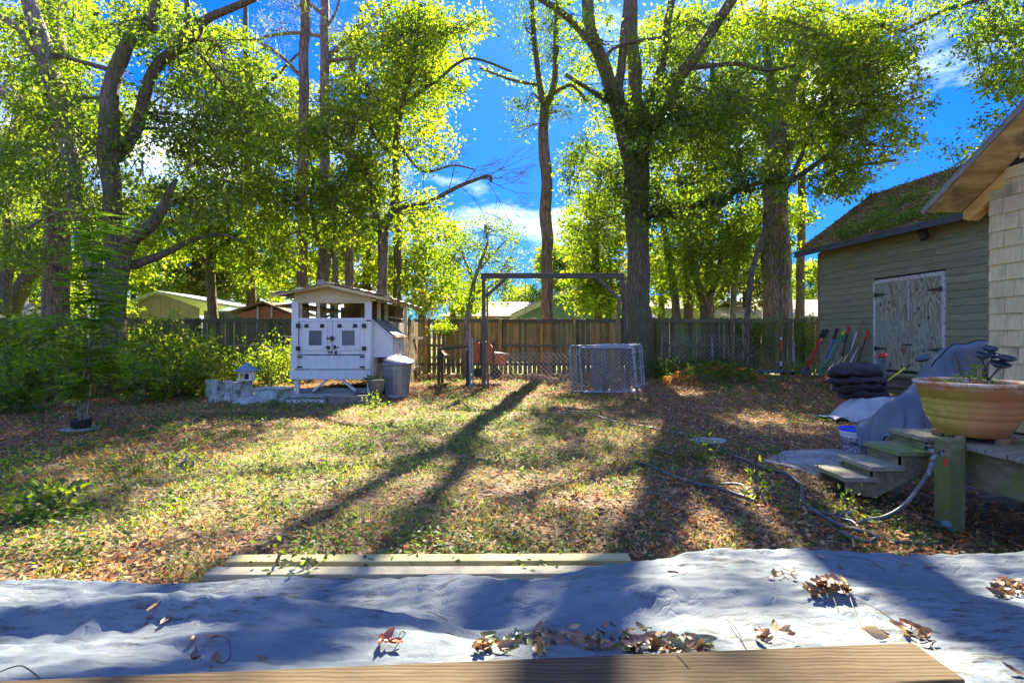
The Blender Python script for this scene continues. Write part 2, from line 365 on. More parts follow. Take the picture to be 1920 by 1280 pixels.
# ---------------------------------------------------------------- fences
M_pick = wood('weathered_picket', (.18, .10, .03), (.44, .26, .085), (.13, .14, .03), (.46, .68), var=.38)
M_pickg = wood('mossy_picket', (.09, .085, .045), (.20, .18, .09), (.12, .16, .04), (.42, .62), var=.35)
M_rail = wood('dark_rail', (.09, .075, .045), (.20, .165, .10), (.10, .12, .04), (.5, .75), 'x')
FY = 16.8
def picket_mesh(i, mat):
    mb = MB(); hw = .068; mb.prism([(-hw, 0, 0), (hw, 0, 0), (hw, 0, 1.79), (hw-.022, 0, 1.82), (-hw+.022, 0, 1.82), (-hw, 0, 1.79)], (0, .018, 0))
    o = mb.build('picket', mat); me = o.data; bpy.data.objects.remove(o)
    for v in me.vertices: v.co.x += random.uniform(-.003, .003); v.co.z += random.uniform(-.008, .008)
    return me
PK = {m.name: [picket_mesh(i, m) for i in range(6)] for m in (M_pick, M_pickg)}
def fence(x0, x1, label, y=FY, pick=.146, gap=(.004, .02), top=0, mat=M_pickg):
    c = (x0+x1)/2; t = thing('plank_fence', (c, y, g1(c, y)), label, 'fence', 'plank fences along the back of the yard')
    x = x0
    while x < x1:
        o = shared('picket', random.choice(PK[mat.name]), t, (x, y+random.uniform(0, .006), .02+random.uniform(-.02, .02)+top), (random.uniform(-.01, .01), random.uniform(-.012, .012), 0), (random.uniform(.93, 1.04), 1, random.uniform(.985, 1.01)))
        x += pick+random.uniform(*gap)-.008
    for z in (1.75+top, .95+top, .34+top):
        MB().box((c, y-.022, z), (x1-x0, .038, .09 if z < 1.5 else .10), jit=.001).build('rail', M_rail, t)
    xp = x0+.4
    while xp < x1:
        MB().box((xp, y-.087, .9+top), (.09, .09, 1.84)).build('post', mat, t, bevel=.004); xp += 2.42
    return t
fence(-18, -3.3, 'mossy plank fence behind the shrubs left of the white coop')
fence(-3.2, 3.75, 'orange brown plank fence with light showing through gaps behind the timber frame', gap=(.006, .036), mat=M_pick)
fence(4.35, 11, 'dark green stained plank fence between the big oak and the shed')

def chain(name_part, mat, parent, o, ux, uz, wd, ht, cell=.06, r=.0022, sag=0):
    """diamond wire mesh on the plane (ux, uz) from corner o: every wire a thin three-sided tube"""
    o, ux, uz = Vector(o), Vector(ux).normalized(), Vector(uz).normalized(); mb = MB(); nrm = ux.cross(uz)
    k = -ht
    while k < wd:
        for s in (0, 1):
            a0 = max(k, 0); a1 = min(k+ht, wd)
            if a1-a0 > .01:
                p0 = (a0, a0-k); p1 = (a1, a1-k)
                if s: p0 = (p0[0], ht-p0[1]); p1 = (p1[0], ht-p1[1])
                m_ = max(2, int((a1-a0)/.25)); pts = []
                for q in range(m_+1):
                    u = p0[0]+(p1[0]-p0[0])*q/m_; v = p0[1]+(p1[1]-p0[1])*q/m_
                    w_ = sag*math.sin(u*2.1+v)*(.5+.5*math.sin(u*1.3)) if sag else 0
                    pts.append(o+ux*u+uz*v+nrm*(w_+.003*(1 if s else -1)))
                mb.tube(pts, r, 3, caps=False)
        k += cell*1.414
    return mb.build(name_part, mat, parent)
M_galv = pm('galvanized_steel', (.20, .22, .24), (.38, .40, .42), 6, .48, metal=.6, var=.08, bst=.15, c3=(.25, .17, .11), c3scale=4, c3th=(.64, .78))
M_wire = pm('galvanized_wire', (.36, .36, .36), (.55, .55, .55), 6, .5, metal=.5, var=.05, bst=.05)
# loose chain link run behind the timber frame
p0 = P(912, 722, 12.45); t = thing('chain_link_fence', (.3, 12.45, 0), 'sagging loose chain link mesh behind the timber frame', 'wire fence')
chain('wire_mesh', M_wire, t, (p0.x, 12.5, .03), (1, 0, 0), (0, 0, 1), 2.25, .82, .085, .0045, .03)
for xx in (p0.x+.02, p0.x+2.2): MB().tube([(xx, 12.53, .0), (xx, 12.53, .95)], .02, 8).build('post', M_galv, t)
t = thing('chain_link_fence', (5.8, 16.2, 0), 'dark chain link mesh in front of the green fence right of the big oak', 'wire fence')
chain('wire_mesh', M_wire, t, (4.75, 16.3, .25), (1, 0, 0), (0, 0, 1), 2.9, 1.05, .10, .0035, .03)
for xx in (4.78, 7.45): MB().tube([(xx, 16.33, .1), (xx, 16.33, 1.3)], .02, 8).build('post', M_galv, t)

# ---------------------------------------------------------------- leaning gates
def gate(dx, dy, wd, ht, lean, label, split=None, grp='chain link gates leaning in a stack'):
    b = P(1092, 738, 11.05); base = Vector((b.x+dx, 11.05+dy, g1(b.x+dx, 11.05+dy)+.02)); t = thing('chain_link_gate', base, label, 'gate', grp)
    ux = Vector((1, .02, 0)).normalized(); uz = Vector((-math.sin(lean)*.55, math.sin(lean), math.cos(lean))).normalized()
    fr = MB(); r = .021; A = base+uz*r; B = A+ux*wd; C_ = B+uz*ht; D_ = A+uz*ht
    def cv(p, q, s_, n_=5): return [p.lerp(q, i/n_) for i in range(n_+1)]
    e = .035; pts = [A+ux*e, B-ux*e, B-ux*e*.3+uz*e*.3, B+uz*e, C_-uz*e, C_-uz*e*.3-ux*e*.3, C_-ux*e, D_+ux*e, D_+ux*e*.3-uz*e*.3, D_-uz*e, A+uz*e, A+uz*e*.3+ux*e*.3, A+ux*e]
    fr.tube(pts, r*1.1, 10, caps=False); fr.build('frame', M_galv, t, smooth=True)
    if split: MB().tube([A+ux*split, A+ux*split+uz*ht], .017, 8).build('upright', M_galv, t, smooth=True)
    chain('wire_mesh', M_wire, t, A+ux*.02+uz*.02, ux, uz, wd-.04, ht-.04, .065, .0028)
    for s in (.12, .5, .86):
        for xx in (0, wd):
            MB().tube([A+ux*(xx-.035)+uz*ht*s, A+ux*(xx+.035)+uz*ht*s], .03, 8).build('clamp', M_galv, t, smooth=True)
    return t
gate(0, 0, 1.17, .96, .10, 'front chain link gate of the leaning stack with a centre upright', .48)
gate(-.19, .16, 1.42, 1.0, .09, 'widest chain link gate standing just behind the front gate', .75)
gate(.30, .20, 1.05, .99, .10, 'narrow chain link gate third from the front of the stack')
gate(.37, .30, 1.06, 1.01, .10, 'rearmost chain link gate whose right bar sticks out farthest')

# ---------------------------------------------------------------- timber swing frame
M_beam = wood('dark_timber', (.07, .06, .04), (.17, .145, .095), (.08, .09, .03), (.5, .72), 'z')
M_beamx = wood('dark_timber_beam', (.07, .06, .04), (.17, .145, .095), (.08, .09, .03), (.5, .72), 'x')
M_tan = wood('tan_timber', (.24, .16, .08), (.42, .30, .16), None, axis='z')
t = thing('swing_frame', (0, 11.95, 0), 'tall dark timber swing frame spanning the yard before the back fence', 'swing frame')
A = P(903, 517, 11.95); B = P(1170, 517, 11.95)
MB().beam((A.x-.02, 11.95, A.z), (B.x, 11.95, B.z), .09, .12).build('beam', M_beamx, t, bevel=.006)
pl = P(907, 730, 11.95); MB().beam((pl.x, 11.95, -.05), (pl.x, 11.95, A.z-.062), .09, .10, (0, 1, 0)).build('post', M_beam, t, bevel=.006)
MB().beam((pl.x+.10, 12.06, -.05), (pl.x+.075, 12.06, A.z-.3), .045, .09, (0, 1, 0)).build('post', M_tan, t, label='tan timber bolted behind the left post')
b0 = P(1167, 517, 11.95); b1 = P(1178, 700, 12.1); MB().beam((b1.x, 12.1, -.02), (b0.x, 11.95, A.z-.062), .09, .10, (0, 1, 0)).build('post', M_beam, t, bevel=.006)
MB().beam(P(1153, 702, 12.5), P(1161, 560, 12.06), .09, .05, (0, 1, 0)).build('post', M_tan, t, label='tan leg leaning up to the right post')
MB().beam(P(911, 556, 11.93), P(949, 522, 11.93), .07, .08, (0, 1, 0)).build('brace', M_beamx, t)
MB().beam(P(1122, 522, 11.93), P(1160, 560, 11.93), .07, .08, (0, 1, 0)).build('brace', M_beamx, t)
MB().tube([P(985, 522, 11.9), P(985.5, 590, 11.9)], .008, 5).build('rope', M_tan, t)
for px_, py0, py1, Y_, lab in ((882, 619, 733, 11.6, 'tall slim steel stake nearest the coop side of the swing frame'), (886.5, 634, 722, 12.3, 'shorter pale steel stake just behind the tall stake')):
    a = P(px_, py0, Y_); tt = thing('fence_stake', (a.x, Y_, 0), lab, 'stake', 'steel stakes beside the swing frame')
    MB().beam((a.x, Y_, -.05), (a.x-.01, Y_, a.z), .035, .008, (0, 1, 0)).build('flange', M_galv, tt); MB().beam((a.x, Y_+.014, -.05), (a.x-.01, Y_+.014, a.z), .008, .022, (0, 1, 0)).build('web', M_galv, tt)
# leaning old post at right of the frame
a = P(1148, 600, 13.6); tag(MB().beam((a.x, 13.6, 0), (a.x, 13.6, 1.62), .11, .11, (0, 1, 0)).build('old_post', M_pick, loc=(a.x, 13.6, 0), bevel=.008), 'square mossy post standing behind the leaning gates', 'post')

# ---------------------------------------------------------------- dark table with rusty sling, orange play shelter
M_dark = pm('dark_weathered_wood', (.03, .028, .024), (.09, .08, .065), 8, .85, (6, 6, 1)); M_rust = pm('rusty_sheet', (.22, .10, .04), (.50, .33, .18), 9, .8)
t = thing('sling_table', (P(850, 700, 13).x, 13, 0), 'dark open table frame with a sagging rusty sheet near the coop', 'table')
A = P(823, 655, 13.0); B = P(880, 649, 13.0); zt = A.z
MB().beam((A.x, 12.8, zt), (B.x, 12.8, B.z), .05, .05).build('top_bar', M_dark, t); MB().beam((A.x, 13.4, zt), (B.x, 13.4, B.z), .05, .05).build('top_bar', M_dark, t)
for xx in (A.x+.03, B.x-.03):
    for yy in (12.8, 13.4): MB().beam((xx, yy, 0), (xx, yy, zt-.025), .07, .06, (0, 1, 0)).build('leg', M_dark, t)
MB().grid(lambda u, v: (A.x+.06+(B.x-A.x-.35)*u, 12.82+.56*v, zt-.02-.16*math.sin(u*math.pi)*(1-.3*abs(v-.5))+.012*math.sin(u*19+v*7)), 16, 8).build('sheet', M_rust, t, smooth=True)
MB().beam(P(853, 712, 12.8), P(853, 662, 12.8), .02, .02, (0, 1, 0)).build('prop', M_galv, t)
M_org = pm('faded_orange_plastic', (.50, .10, .02), (.62, .17, .04), 5, .55, var=.1, c3=(.3, .09, .03), c3scale=5, c3th=(.6, .75))
t = thing('play_shelter', (P(915, 700, 13.6).x, 13.6, 0), 'faded orange plastic play shelter behind the left post of the swing frame', 'play shelter')
def pan(poly, Y, d, name='panel', m=M_org, lab=None): return MB().prism([P(a, b, Y) for a, b in poly], (0, d, 0)).build(name, m, t, bevel=.01, label=lab)
pan([(888, 680), (900, 680), (900, 646), (897, 640), (890, 642), (888, 648)], 13.6, .4); pan([(904, 683), (924, 683), (924, 652), (916, 641), (904, 640)], 13.62, .5)
pan([(927, 682), (948, 683), (952, 664), (926, 660)], 13.55, .45, 'hopper')
MB().beam(P(925, 640, 13.5), P(926, 712, 13.5), .04, .03, (0, 1, 0)).build('frame', M_dark, t); MB().beam(P(893, 640, 13.5), P(915, 636, 13.5), .04, .04).build('frame', M_dark, t)
MB().beam(P(926, 661, 13.5), P(953, 664, 13.5), .03, .03).build('rim', M_galv, t); MB().beam(P(902, 640, 13.58), P(902, 700, 13.58), .05, .05, (0, 1, 0)).build('frame', M_dark, t)
MB().tube([P(912, 640, 13.5), P(930, 648, 13.5)], .018, 6).build('handle', M_dark, t)
for q in ((896, 690), (930, 692)):
    c = P(q[0], q[1]+8, 13.6); mb = MB(); mb.tube([c+Vector((0, -.04, 0)), c+Vector((0, .05, 0))], .13, 18); mb.build('wheel', M_dark, t)
# logs and stump
M_log = pm('cut_wood', (.30, .16, .07), (.52, .34, .18), 12, .85, var=.2)
for i, (a, b, r_, lab) in enumerate((((1000, 705), (1048, 712), .06, 'split log lying flat behind the wire mesh'), ((985, 712), (1003, 700), .045, 'short branch log leaning near the left of the woodpile'), ((1028, 716), (1046, 714), .10, 'thick round log end facing the yard'), ((1055, 708), (1074, 700), .05, 'thin log beside the rear of the gates'))):
    A = P(*a, 12.9); B = P(*b, 13.1); A.z = max(A.z, r_*.8); B.z = max(B.z, r_*.8); o = MB().tube([A, A.lerp(B, .5)+Vector((0, 0, .01)), B], [r_, r_*1.05, r_*.9], 10, .15).build('firewood_log', M_log, loc=A)
    tag(o, lab, 'log', 'logs behind the wire mesh')

# ---------------------------------------------------------------- white chicken coop
M_white = pm('chalky_white_paint', (.70, .68, .65), (.84, .82, .78), 5, .6, (4, 4, 1), bst=.25, c3=(.40, .36, .29), c3scale=3, c3th=(.66, .82), var=.06)
M_cream = pm('sun_yellowed_paint', (.66, .52, .26), (.80, .66, .38), 4, .65, (1, 4, 4), bst=.25, c3=(.32, .22, .10), c3scale=5, c3th=(.62, .8), var=.06)
M_void = pm('dark_interior', (.035, .032, .028), (.08, .07, .06), 5, .9)
M_glass = pm('grey_pane', (.10, .12, .13), (.18, .20, .21), 3, .18, bst=.02)
M_iron = pm('black_iron', (.03, .03, .032), (.07, .07, .07), 9, .6, metal=.4)
M_ply = wood('bare_plywood', (.24, .17, .09), (.46, .36, .21), (.12, .09, .05), (.55, .7), 'x', bst=.3)
M_tin = pm('dull_roof_tin', (.22, .21, .19), (.42, .40, .36), 5, .5, (1, 6, 1), metal=.3, c3=(.18, .11, .05), c3scale=3, c3th=(.5, .66))
CY = 10.6
def C(px, py, dy=0): return P(px, py, CY+dy)
t = thing('chicken_coop', (-3.7, 12, 0), 'white painted wooden chicken coop on legs with two small doors', 'chicken coop')
def slab(name, px0, py0, px1, py1, mat=M_white, th=.03, dy=0, bevel=.004, lab=None, par=None):
    a = C(px0, py0); b = C(px1, py1); return MB().box(((a.x+b.x)/2, CY+dy-th/2, (a.z+b.z)/2), (abs(b.x-a.x), th, abs(a.z-b.z))).build(name, mat, par or t, bevel=bevel, label=lab)
# gable board, posts, opening, doors
gb = [C(551, 566, -.05), C(697, 566, -.05), C(697, 547, -.05), C(612, 534, -.05), C(551, 545, -.05)]
MB().prism(gb, (0, .03, 0)).build('gable_board', M_cream, t, bevel=.003)
slab('corner_post', 549, 566, 562, 665, th=.07); slab('corner_post', 687, 566, 698, 600, th=.07)
slab('rail', 562, 596, 687, 602.5, th=.05); slab('opening_frame', 562, 566, 687, 568.5, M_cream, .04, -.003); slab('opening_frame', 564, 568.5, 567, 596, M_cream, .04); slab('opening_frame', 684, 568.5, 687, 596, M_cream, .04)
slab('mullion', 594, 568.5, 599, 596, M_cream, .03, .04)
slab('stile', 549, 665, 562, 692, th=.05); slab('stile', 685, 602.5, 697, 692, th=.05); slab('stile', 549, 602.4, 562, 665, th=.078)
for (a0, a1, hx) in ((562.5, 624, 562), (625, 684.5, 685)):
    d_ = slab('door', a0, 603, a1, 664, th=.035, dy=-.01, bevel=.003)
    cx = (a0+a1)/2
    for q in ((cx-22, 610, cx-12, 656), (cx+12, 610, cx+22, 656), (cx-12, 610, cx+12, 619.5), (cx-12, 647.5, cx+12, 656)): slab('frame', *q, th=.018, dy=-.0455, par=d_, bevel=.002)
    slab('pane', cx-12, 620, cx+12, 647, M_glass, .008, -.047, 0, par=d_)
    for hx2, hy in ((cx-16, 611), (cx+13, 611)): slab('hinge', hx2-4, hy-3.5, hx2+4, hy+3.5, M_iron, .008, -.064, .001, par=d_)
for hx, hy in ((562, 611), (562, 653), (685, 611), (685, 653)): slab('hinge_plate', hx-4, hy-4, hx+4, hy+4, M_iron, .01, -.08, .001)
for q in ((614, 633, 628, 635.5), (612, 649, 621, 652), (627, 650, 638, 652), (617, 658.5, 625, 661)): slab('bolt', *q, M_iron, .02, -.048, .002)
for q in ((622, 630, 628, 638), (616, 648, 620, 655), (628, 647, 632, 654)): slab('latch', *q, M_iron, .02, -.069, .002)
c = C(629.5, 661, -.085); mb = MB(); mb.box(c, (.04, .02, .055)); mb.tube([c+Vector((-.012, 0, .025)), c+Vector((-.012, 0, .045)), c+Vector((.012, 0, .045)), c+Vector((.012, 0, .025))], .004, 6); mb.build('padlock', M_iron, t)
slab('lower_panel', 562, 666, 685, 691.5, th=.03, dy=-.01); slab('side_strip', 548, 666, 560, 691.5, th=.03, dy=-.055); slab('side_strip', 687, 666, 696, 691.5, th=.03, dy=-.055)
for q in ((561, 667, 570, 670), (561, 686, 570, 689), (677, 667, 686, 670), (677, 686, 686, 689)): slab('strap_hinge', *q, M_iron, .01, -.088, .001)
slab('skirt_board', 546, 693, 697, 710.5, th=.04, dy=-.045, bevel=.005)
# sides, floor, rear, legs
zt, z0 = C(0, 566).z, C(0, 710).z; xl, xr = C(549, 0).x, C(698, 0).x; DB = 13.7; XA_ = P(612, 0, 10.3).x
zsill = C(0, 598).z
for xs, nm in ((xl+.015, 'side_wall'), (xr-.015, 'side_wall')): MB().box((xs, (CY+DB)/2+.02, (z0+zsill)/2+.02), (.03, DB-CY, zsill-z0-.04)).build(nm, M_white, t)
MB().box(((xl+xr)/2, (CY+DB)/2, z0+.02), (xr-xl-.1, DB-CY-.1, .03)).build('floor', M_ply, t)
MB().prism([(xl+.04, DB, z0), (xr-.04, DB, z0), (xr-.04, DB, 2.03), (XA_, DB, 2.20), (xl+.04, DB, 2.10)], (0, .03, 0)).build('rear_wall', M_ply, t)
for yy in (11.25, 11.9, 12.8, 13.6):
    MB().beam((xr-.03, yy, z0), (xr-.03, yy, zt+.04), .07, .06, (0, 1, 0)).build('stud', M_cream if yy < 12 else M_ply, t)
    MB().beam((xl+.03, yy, z0), (xl+.03, yy, zt+.06), .07, .06, (0, 1, 0)).build('stud', M_ply, t)
MB().box((xr-.02, 12.9, zt-.25), (.05, 1.4, .03)).build('side_rail', M_white, t)
MB().beam((xl+.35, CY+.6, zsill+.02), (xl+1.05, CY+.75, zt-.02), .05, .05).build('perch', M_ply, t); MB().beam((xl+.65, CY+1.3, zsill-.15), (xl+.85, CY+1.3, zt), .05, .05).build('perch', M_ply, t)
MB().beam((xl+1.15, CY+1.0, z0+.1), (xl+1.15, CY+1.0, zt), .06, .06, (0, 1, 0)).build('inner_stud', M_ply, t)
mb = MB()
for q in range(9): mb.box((xl+.85, DB-.1, z0+.5+q*.13), (1.5, .02, .11), jit=.006)
mb.build('rear_boards', M_tan, t)
for xx, yy in ((C(557, 0).x, CY+.02), (C(692, 0).x, CY+.02), (xl+.06, DB-.1), (xr-.06, DB-.1)): MB().beam((xx, yy, -.03), (xx, yy, z0+.01), .08, .07, (0, 1, 0)).build('leg', M_white, t, bevel=.004)
for a, b in (((588, 733), (613, 711)), ((668, 733), (641, 711))):
    A_, B_ = C(*a, .0), C(*b, .0); MB().beam(A_, B_, .04, .085, (0, 1, 0)).build('brace', M_white, t, bevel=.003)
slab('cross_rail', 560, 728, 690, 741, pm('grey_board', (.22, .22, .21), (.36, .36, .35), 5, .8, (.5, 5, 5)), .04, .10)
# roof: two tin slopes with rafters, side eaves carried back
ZA, ZR, ZL = P(612, 530, 10.3).z, P(735, 559, 10.3).z, P(504, 550, 10.3).z
XA, XR_, XL_ = P(612, 0, 10.3).x, P(735, 0, 10.3).x, P(504, 0, 10.3).x
def slope(xa, za, xb, zb, name):
    def fn(u, v):
        x_ = xa+(xb-xa)*u; z_ = za+(zb-za)*(u+.12*math.sin(u*math.pi)*(-1)); y_ = 10.25+3.6*v
        return (x_, y_+.02*math.sin(u*23), z_+.012*math.sin(v*30+u*9)+.008*math.sin(u*40))
    mb = MB(); mb.grid(fn, 22, 26); o = mb.build(name, M_tin, t); m = o.modifiers.new('solid', 'SOLIDIFY'); m.thickness = .012; return o
slope(XA-.02, ZA, XR_, ZR, 'roof_slope'); slope(XL_, ZL, XA+.02, ZA+.004, 'roof_slope')
for i in range(6):
    yy = 10.34+i*.66
    MB().beam((XA, yy, ZA-.045), (XR_-.05, yy, ZR-.035), .05, .055).build('rafter', M_cream, t); MB().beam((XL_+.05, yy, ZL-.035), (XA, yy, ZA-.045), .05, .055).build('rafter', M_cream, t)
for q in ((566, 541, 578, 547), (728, 556, 737, 562)): slab('rafter_end', *q, M_cream, .3, -.02)
slab('ridge_block', 608, 531, 628, 540, M_cream, .32, .02); slab('shingle_scrap', 608, 528, 619, 538, M_tin, .02, -.36)
MB().box((xl-.16, 12.2, P(0, 571, 10.6).z), (.42, 3.2, .03), (0, -.12, 0)).build('side_awning', M_ply, t)
# nest box on the right side
nz0, nz1, nzt = C(0, 670).z, C(0, 630).z, C(0, 600).z; nx0, nx1 = xr+.002, P(737, 0, 10.75).x; ny0, ny1 = 10.72, 11.85
MB().prism([(nx0, ny0, nz0), (nx1, ny0, nz0), (nx1, ny0, nz1), (nx0, ny0, nzt)], (0, ny1-ny0, 0)).build('nest_box', M_white, t, bevel=.004)
dv = Vector((nx1-nx0, 0, nz1-nzt)); MB().beam(Vector((nx0, (ny0+ny1)/2, nzt+.02)), Vector((nx1+.05, (ny0+ny1)/2, nz1+.02-.015)), ny1-ny0+.08, .018).build('nest_lid', pm('grey_felt', (.14, .16, .20), (.22, .25, .30), 8, .7), t, bevel=.003)
MB().beam((nx1+.055, ny0-.04, nz1-.0), (nx1+.055, ny1+.04, nz1-.0), .03, .05).build('lid_trim', M_cream, t)
MB().box((nx1-.01, (ny0+ny1)/2+.1, (nz0+nz1)/2), (.035, .05, .10)).build('nest_catch', M_iron, t)
MB().beam((nx1+.02, ny1+.1, 0), (nx1+.02, ny1+.1, zt), .07, .07, (0, 1, 0)).build('side_post', M_cream, t)
MB().box((xr+.1, 11.4, z0+.17), (.2, .9, .3)).build('side_step', M_ply, t)
# wooden run behind
t2 = thing('coop_run', (-2.4, 14.5, 0), 'dark weathered picket pen attached to the rear of the white coop', 'animal pen')
for i in range(16):
    yy = 12.3+i*.21; x_ = P(760, 0, 12.3).x+(-.02)*i; zz = P(0, 590+i*.1, 12.6).z
    MB().box((x_, yy, .83+random.uniform(-.02, .02)), (.02, .15, 1.68), (random.uniform(-.02, .02), random.uniform(-.02, .02), 0)).build('picket', M_pick if i % 3 else M_beam, t2)
MB().box((P(760, 0, 12.3).x-.17, 13.9, 1.2), (.04, 3.4, .08)).build('rail', M_rail, t2); MB().box((P(760, 0, 12.3).x-.17, 13.9, .35), (.04, 3.4, .08)).build('rail', M_rail, t2)

# galvanized bin
def fluted_can(name, c, r0, r1, h, label, grp=None):
    t = thing(name, c, label, 'bin', grp); mb = MB(); ns = 72
    prof = [(r0*.98, 0), (r0, .02), (r0*1.03, .03), (r0*1.03, .05), (r0, .06)]+[(r0+(r1-r0)*q, .06+(h-.12)*q) for q in np.linspace(.02, .98, 8)]+[(r1*1.03, h-.05), (r1*1.03, h-.03), (r1, h-.02), (r1*1.03, h)]
    n0 = 0
    for i, (r_, z_) in enumerate(prof):
        fl = .018 if 5 <= i < len(prof)-4 else 0
        for k in range(ns): a = 2*math.pi*k/ns; q = r_*(1-fl*(1 if (k//2) % 2 else 0)); mb.v.append(Vector(c)+Vector((math.cos(a)*q, math.sin(a)*q, z_)))
    for i in range(len(prof)-1):
        for k in range(ns): a = i*ns+k; b = i*ns+(k+1) % ns; mb.f.append([a, b, b+ns, a+ns])
    mb.f.append(list(range(ns))[::-1]); mb.build('drum', M_galv, t)
    for s in (-1, 1): cc = Vector(c)+Vector((s*r1*1.0, -.02, h*.75)); MB().tube([cc+Vector((s*.0, 0, .03)), cc+Vector((s*.035, 0, .03)), cc+Vector((s*.035, 0, -.03)), cc+Vector((0, 0, -.03))], .006, 6).build('handle', M_galv, t)
    return t
bc = Vector((P(745, 0, 10.35).x, 10.35, 0)); can = fluted_can('trash_can', bc, .225, .285, .72, 'ribbed galvanized steel bin with its lid tilted, right of the coop')
lid = MB(); lid.lathe([(.30, 0), (.305, .02), (.29, .035), (.2, .07), (.08, .085), (0, .09)], (0, 0, 0), 40); lid.tube([(-.06, 0, .085), (-.05, 0, .12), (.05, 0, .12), (.06, 0, .085)], .008, 6)
lo = lid.build('lid', M_galv, smooth=True); lo.parent = can; lo.location = (.03, 0, .735); lo.rotation_euler = (R(10), R(8), 0)
bc2 = Vector((P(738, 0, 11.2).x, 11.2, 0)); t = thing('feed_bin', bc2, 'pink lidded feed bin standing behind the galvanized bin', 'bin')
MB().lathe([(.2, 0), (.25, .68), (.26, .70)], bc2, 28).build('drum', M_galv, t, smooth=True); MB().lathe([(.27, .70), (.28, .74), (.2, .79), (0, .80)], bc2, 28).build('lid', pm('faded_pink_plastic', (.55, .25, .28), (.65, .36, .38), 5, .5), t, smooth=True)
MB().tube([bc2+Vector((-.05, -.05, .79)), bc2+Vector((-.04, -.05, .83)), bc2+Vector((.04, -.05, .83)), bc2+Vector((.05, -.05, .79))], .008, 6).build('lid_handle', M_galv, t)
# urn with plant
M_urn = pm('weathered_urn', (.16, .12, .08), (.33, .27, .2), 8, .85, c3=(.10, .14, .05), c3scale=5)
uc = Vector((P(706, 0, 9.75).x, 9.75, 0)); t = thing('urn_planter', uc, 'small brown footed urn with a broad leaved plant beside the bin', 'planter')
MB().lathe([(.12, 0), (.12, .04), (.07, .07), (.05, .11), (.06, .14), (.13, .20), (.155, .30), (.16, .36), (.19, .40), (.185, .42), (.15, .42), (.14, .36), (0, .35)], uc, 28).build('urn', M_urn, t, smooth=True)
def leafclump(name, c, n, rad, ln, cols, parent=None, mat=None, up=.6, flat=.7, label=None, wd=.5):
    cols = np.array(cols); d = rdir(n, flat); d[:, 2] = np.abs(d[:, 2])*up; c = np.array(c)+d*RNG.uniform(.2, 1, (n, 1))*rad
    V, Fc, cc = leaf4(c, d+rdir(n)*.3, rdir(n)+[0, 0, 1.2], RNG.uniform(.6, 1.1, n)*ln, RNG.uniform(.8, 1.1, n)*ln*wd, cols[RNG.integers(0, len(cols), n)]*RNG.uniform(.7, 1.2, (n, 1)), RNG.normal(.05, .15, n))
    return npmesh(name, V, Fc, mat or M_leaf, cc, parent)
GRN = [[.06, .11, .03], [.09, .15, .04], [.05, .09, .03]]
leafclump('foliage', uc+Vector((0, 0, .38)), 26, .22, .16, [[.12, .19, .10], [.16, .22, .13]], t)
for dx in (-.03, .05): MB().tube([uc+Vector((dx, 0, .35)), uc+Vector((dx*2, 0, .55))], .006, 5).build('stem', M_log, t)
# two trough planters under the coop
M_trough = pm('grey_green_trough', (.22, .23, .22), (.42, .43, .41), 9, .8, c3=(.12, .15, .08), c3scale=4); M_troughb = pm('tan_trough', (.20, .18, .15), (.36, .33, .28), 9, .8)
def trough(px0, px1, py0, py1, Y, mat, label, motif):
    a = P(px0, py1, Y); b = P(px1, py0, Y); h = b.z; c = Vector(((a.x+b.x)/2, Y+.15, 0)); W = b.x-a.x; D = .3; t = thing('trough_planter', c, label, 'planter', 'long trough planters under the coop')
    z0 = .0; e = .025
    MB().prism([(a.x+e, Y+.01, z0), (b.x-e, Y+.01, z0), (b.x, Y, h-.03), (a.x, Y, h-.03)], (0, .025, 0)).build('front_panel', mat, t, bevel=.003)
    MB().box((c.x, Y+D-.01, h/2), (W-.02, .02, h-.02)).build('rear_panel', mat, t)
    for s in (-1, 1): MB().box((c.x+s*(W/2-.012), Y+D/2+.005, h/2-.01), (.02, D-.06, h-.04)).build('end_panel', mat, t)
    for q in ((c.x, Y-.0, W+.03, .035), (c.x, Y+D, W+.03, .035)): MB().box((q[0], q[1], h-.012), (q[2], q[3], .03)).build('rim', mat, t, bevel=.004)
    MB().box((c.x, Y+D/2, h*.72), (W-.05, D-.06, .02)).build('soil', M_void, t)
    if motif:
        mb = MB()
        for i in range(7):
            cx = a.x+.08+i*(W-.16)/6
            for s in (-1, 1): mb.beam((cx-.04*s, Y-.004, .05), (cx+.04*s, Y+.004-.006, h-.07), .012, .014)
        mb.build('lattice_relief', M_white, t)
    return t
trough(533, 611, 742, 768, 9.15, M_trough, 'pale trough planter with lattice relief at the coop left foot', True)
trough(614, 688, 741, 766, 9.2, M_troughb, 'tan trough planter right of the lattice one, under the coop', False)
mb = MB(); mb.box(P(668, 742, 9.3)+Vector((0, .05, .02)), (.28, .2, .05), (0, -.3, .2)); tag(mb.build('dark_scrap', M_iron, loc=P(668, 745, 9.3)), 'dark scrap board resting in the tan trough planter', 'scrap')
tag(MB().prism([P(700, 771, 9.1)+Vector((0, 0, 0))*0, P(728, 769, 9.1), P(722, 760, 9.4), P(705, 757, 9.6)], (0, 0, .02)).build('broken_tile', pm('terracotta_shard', (.30, .17, .12), (.42, .27, .2), 9, .8), loc=P(712, 765, 9.3)), 'broken clay shard lying at the foot of the urn', 'shard')
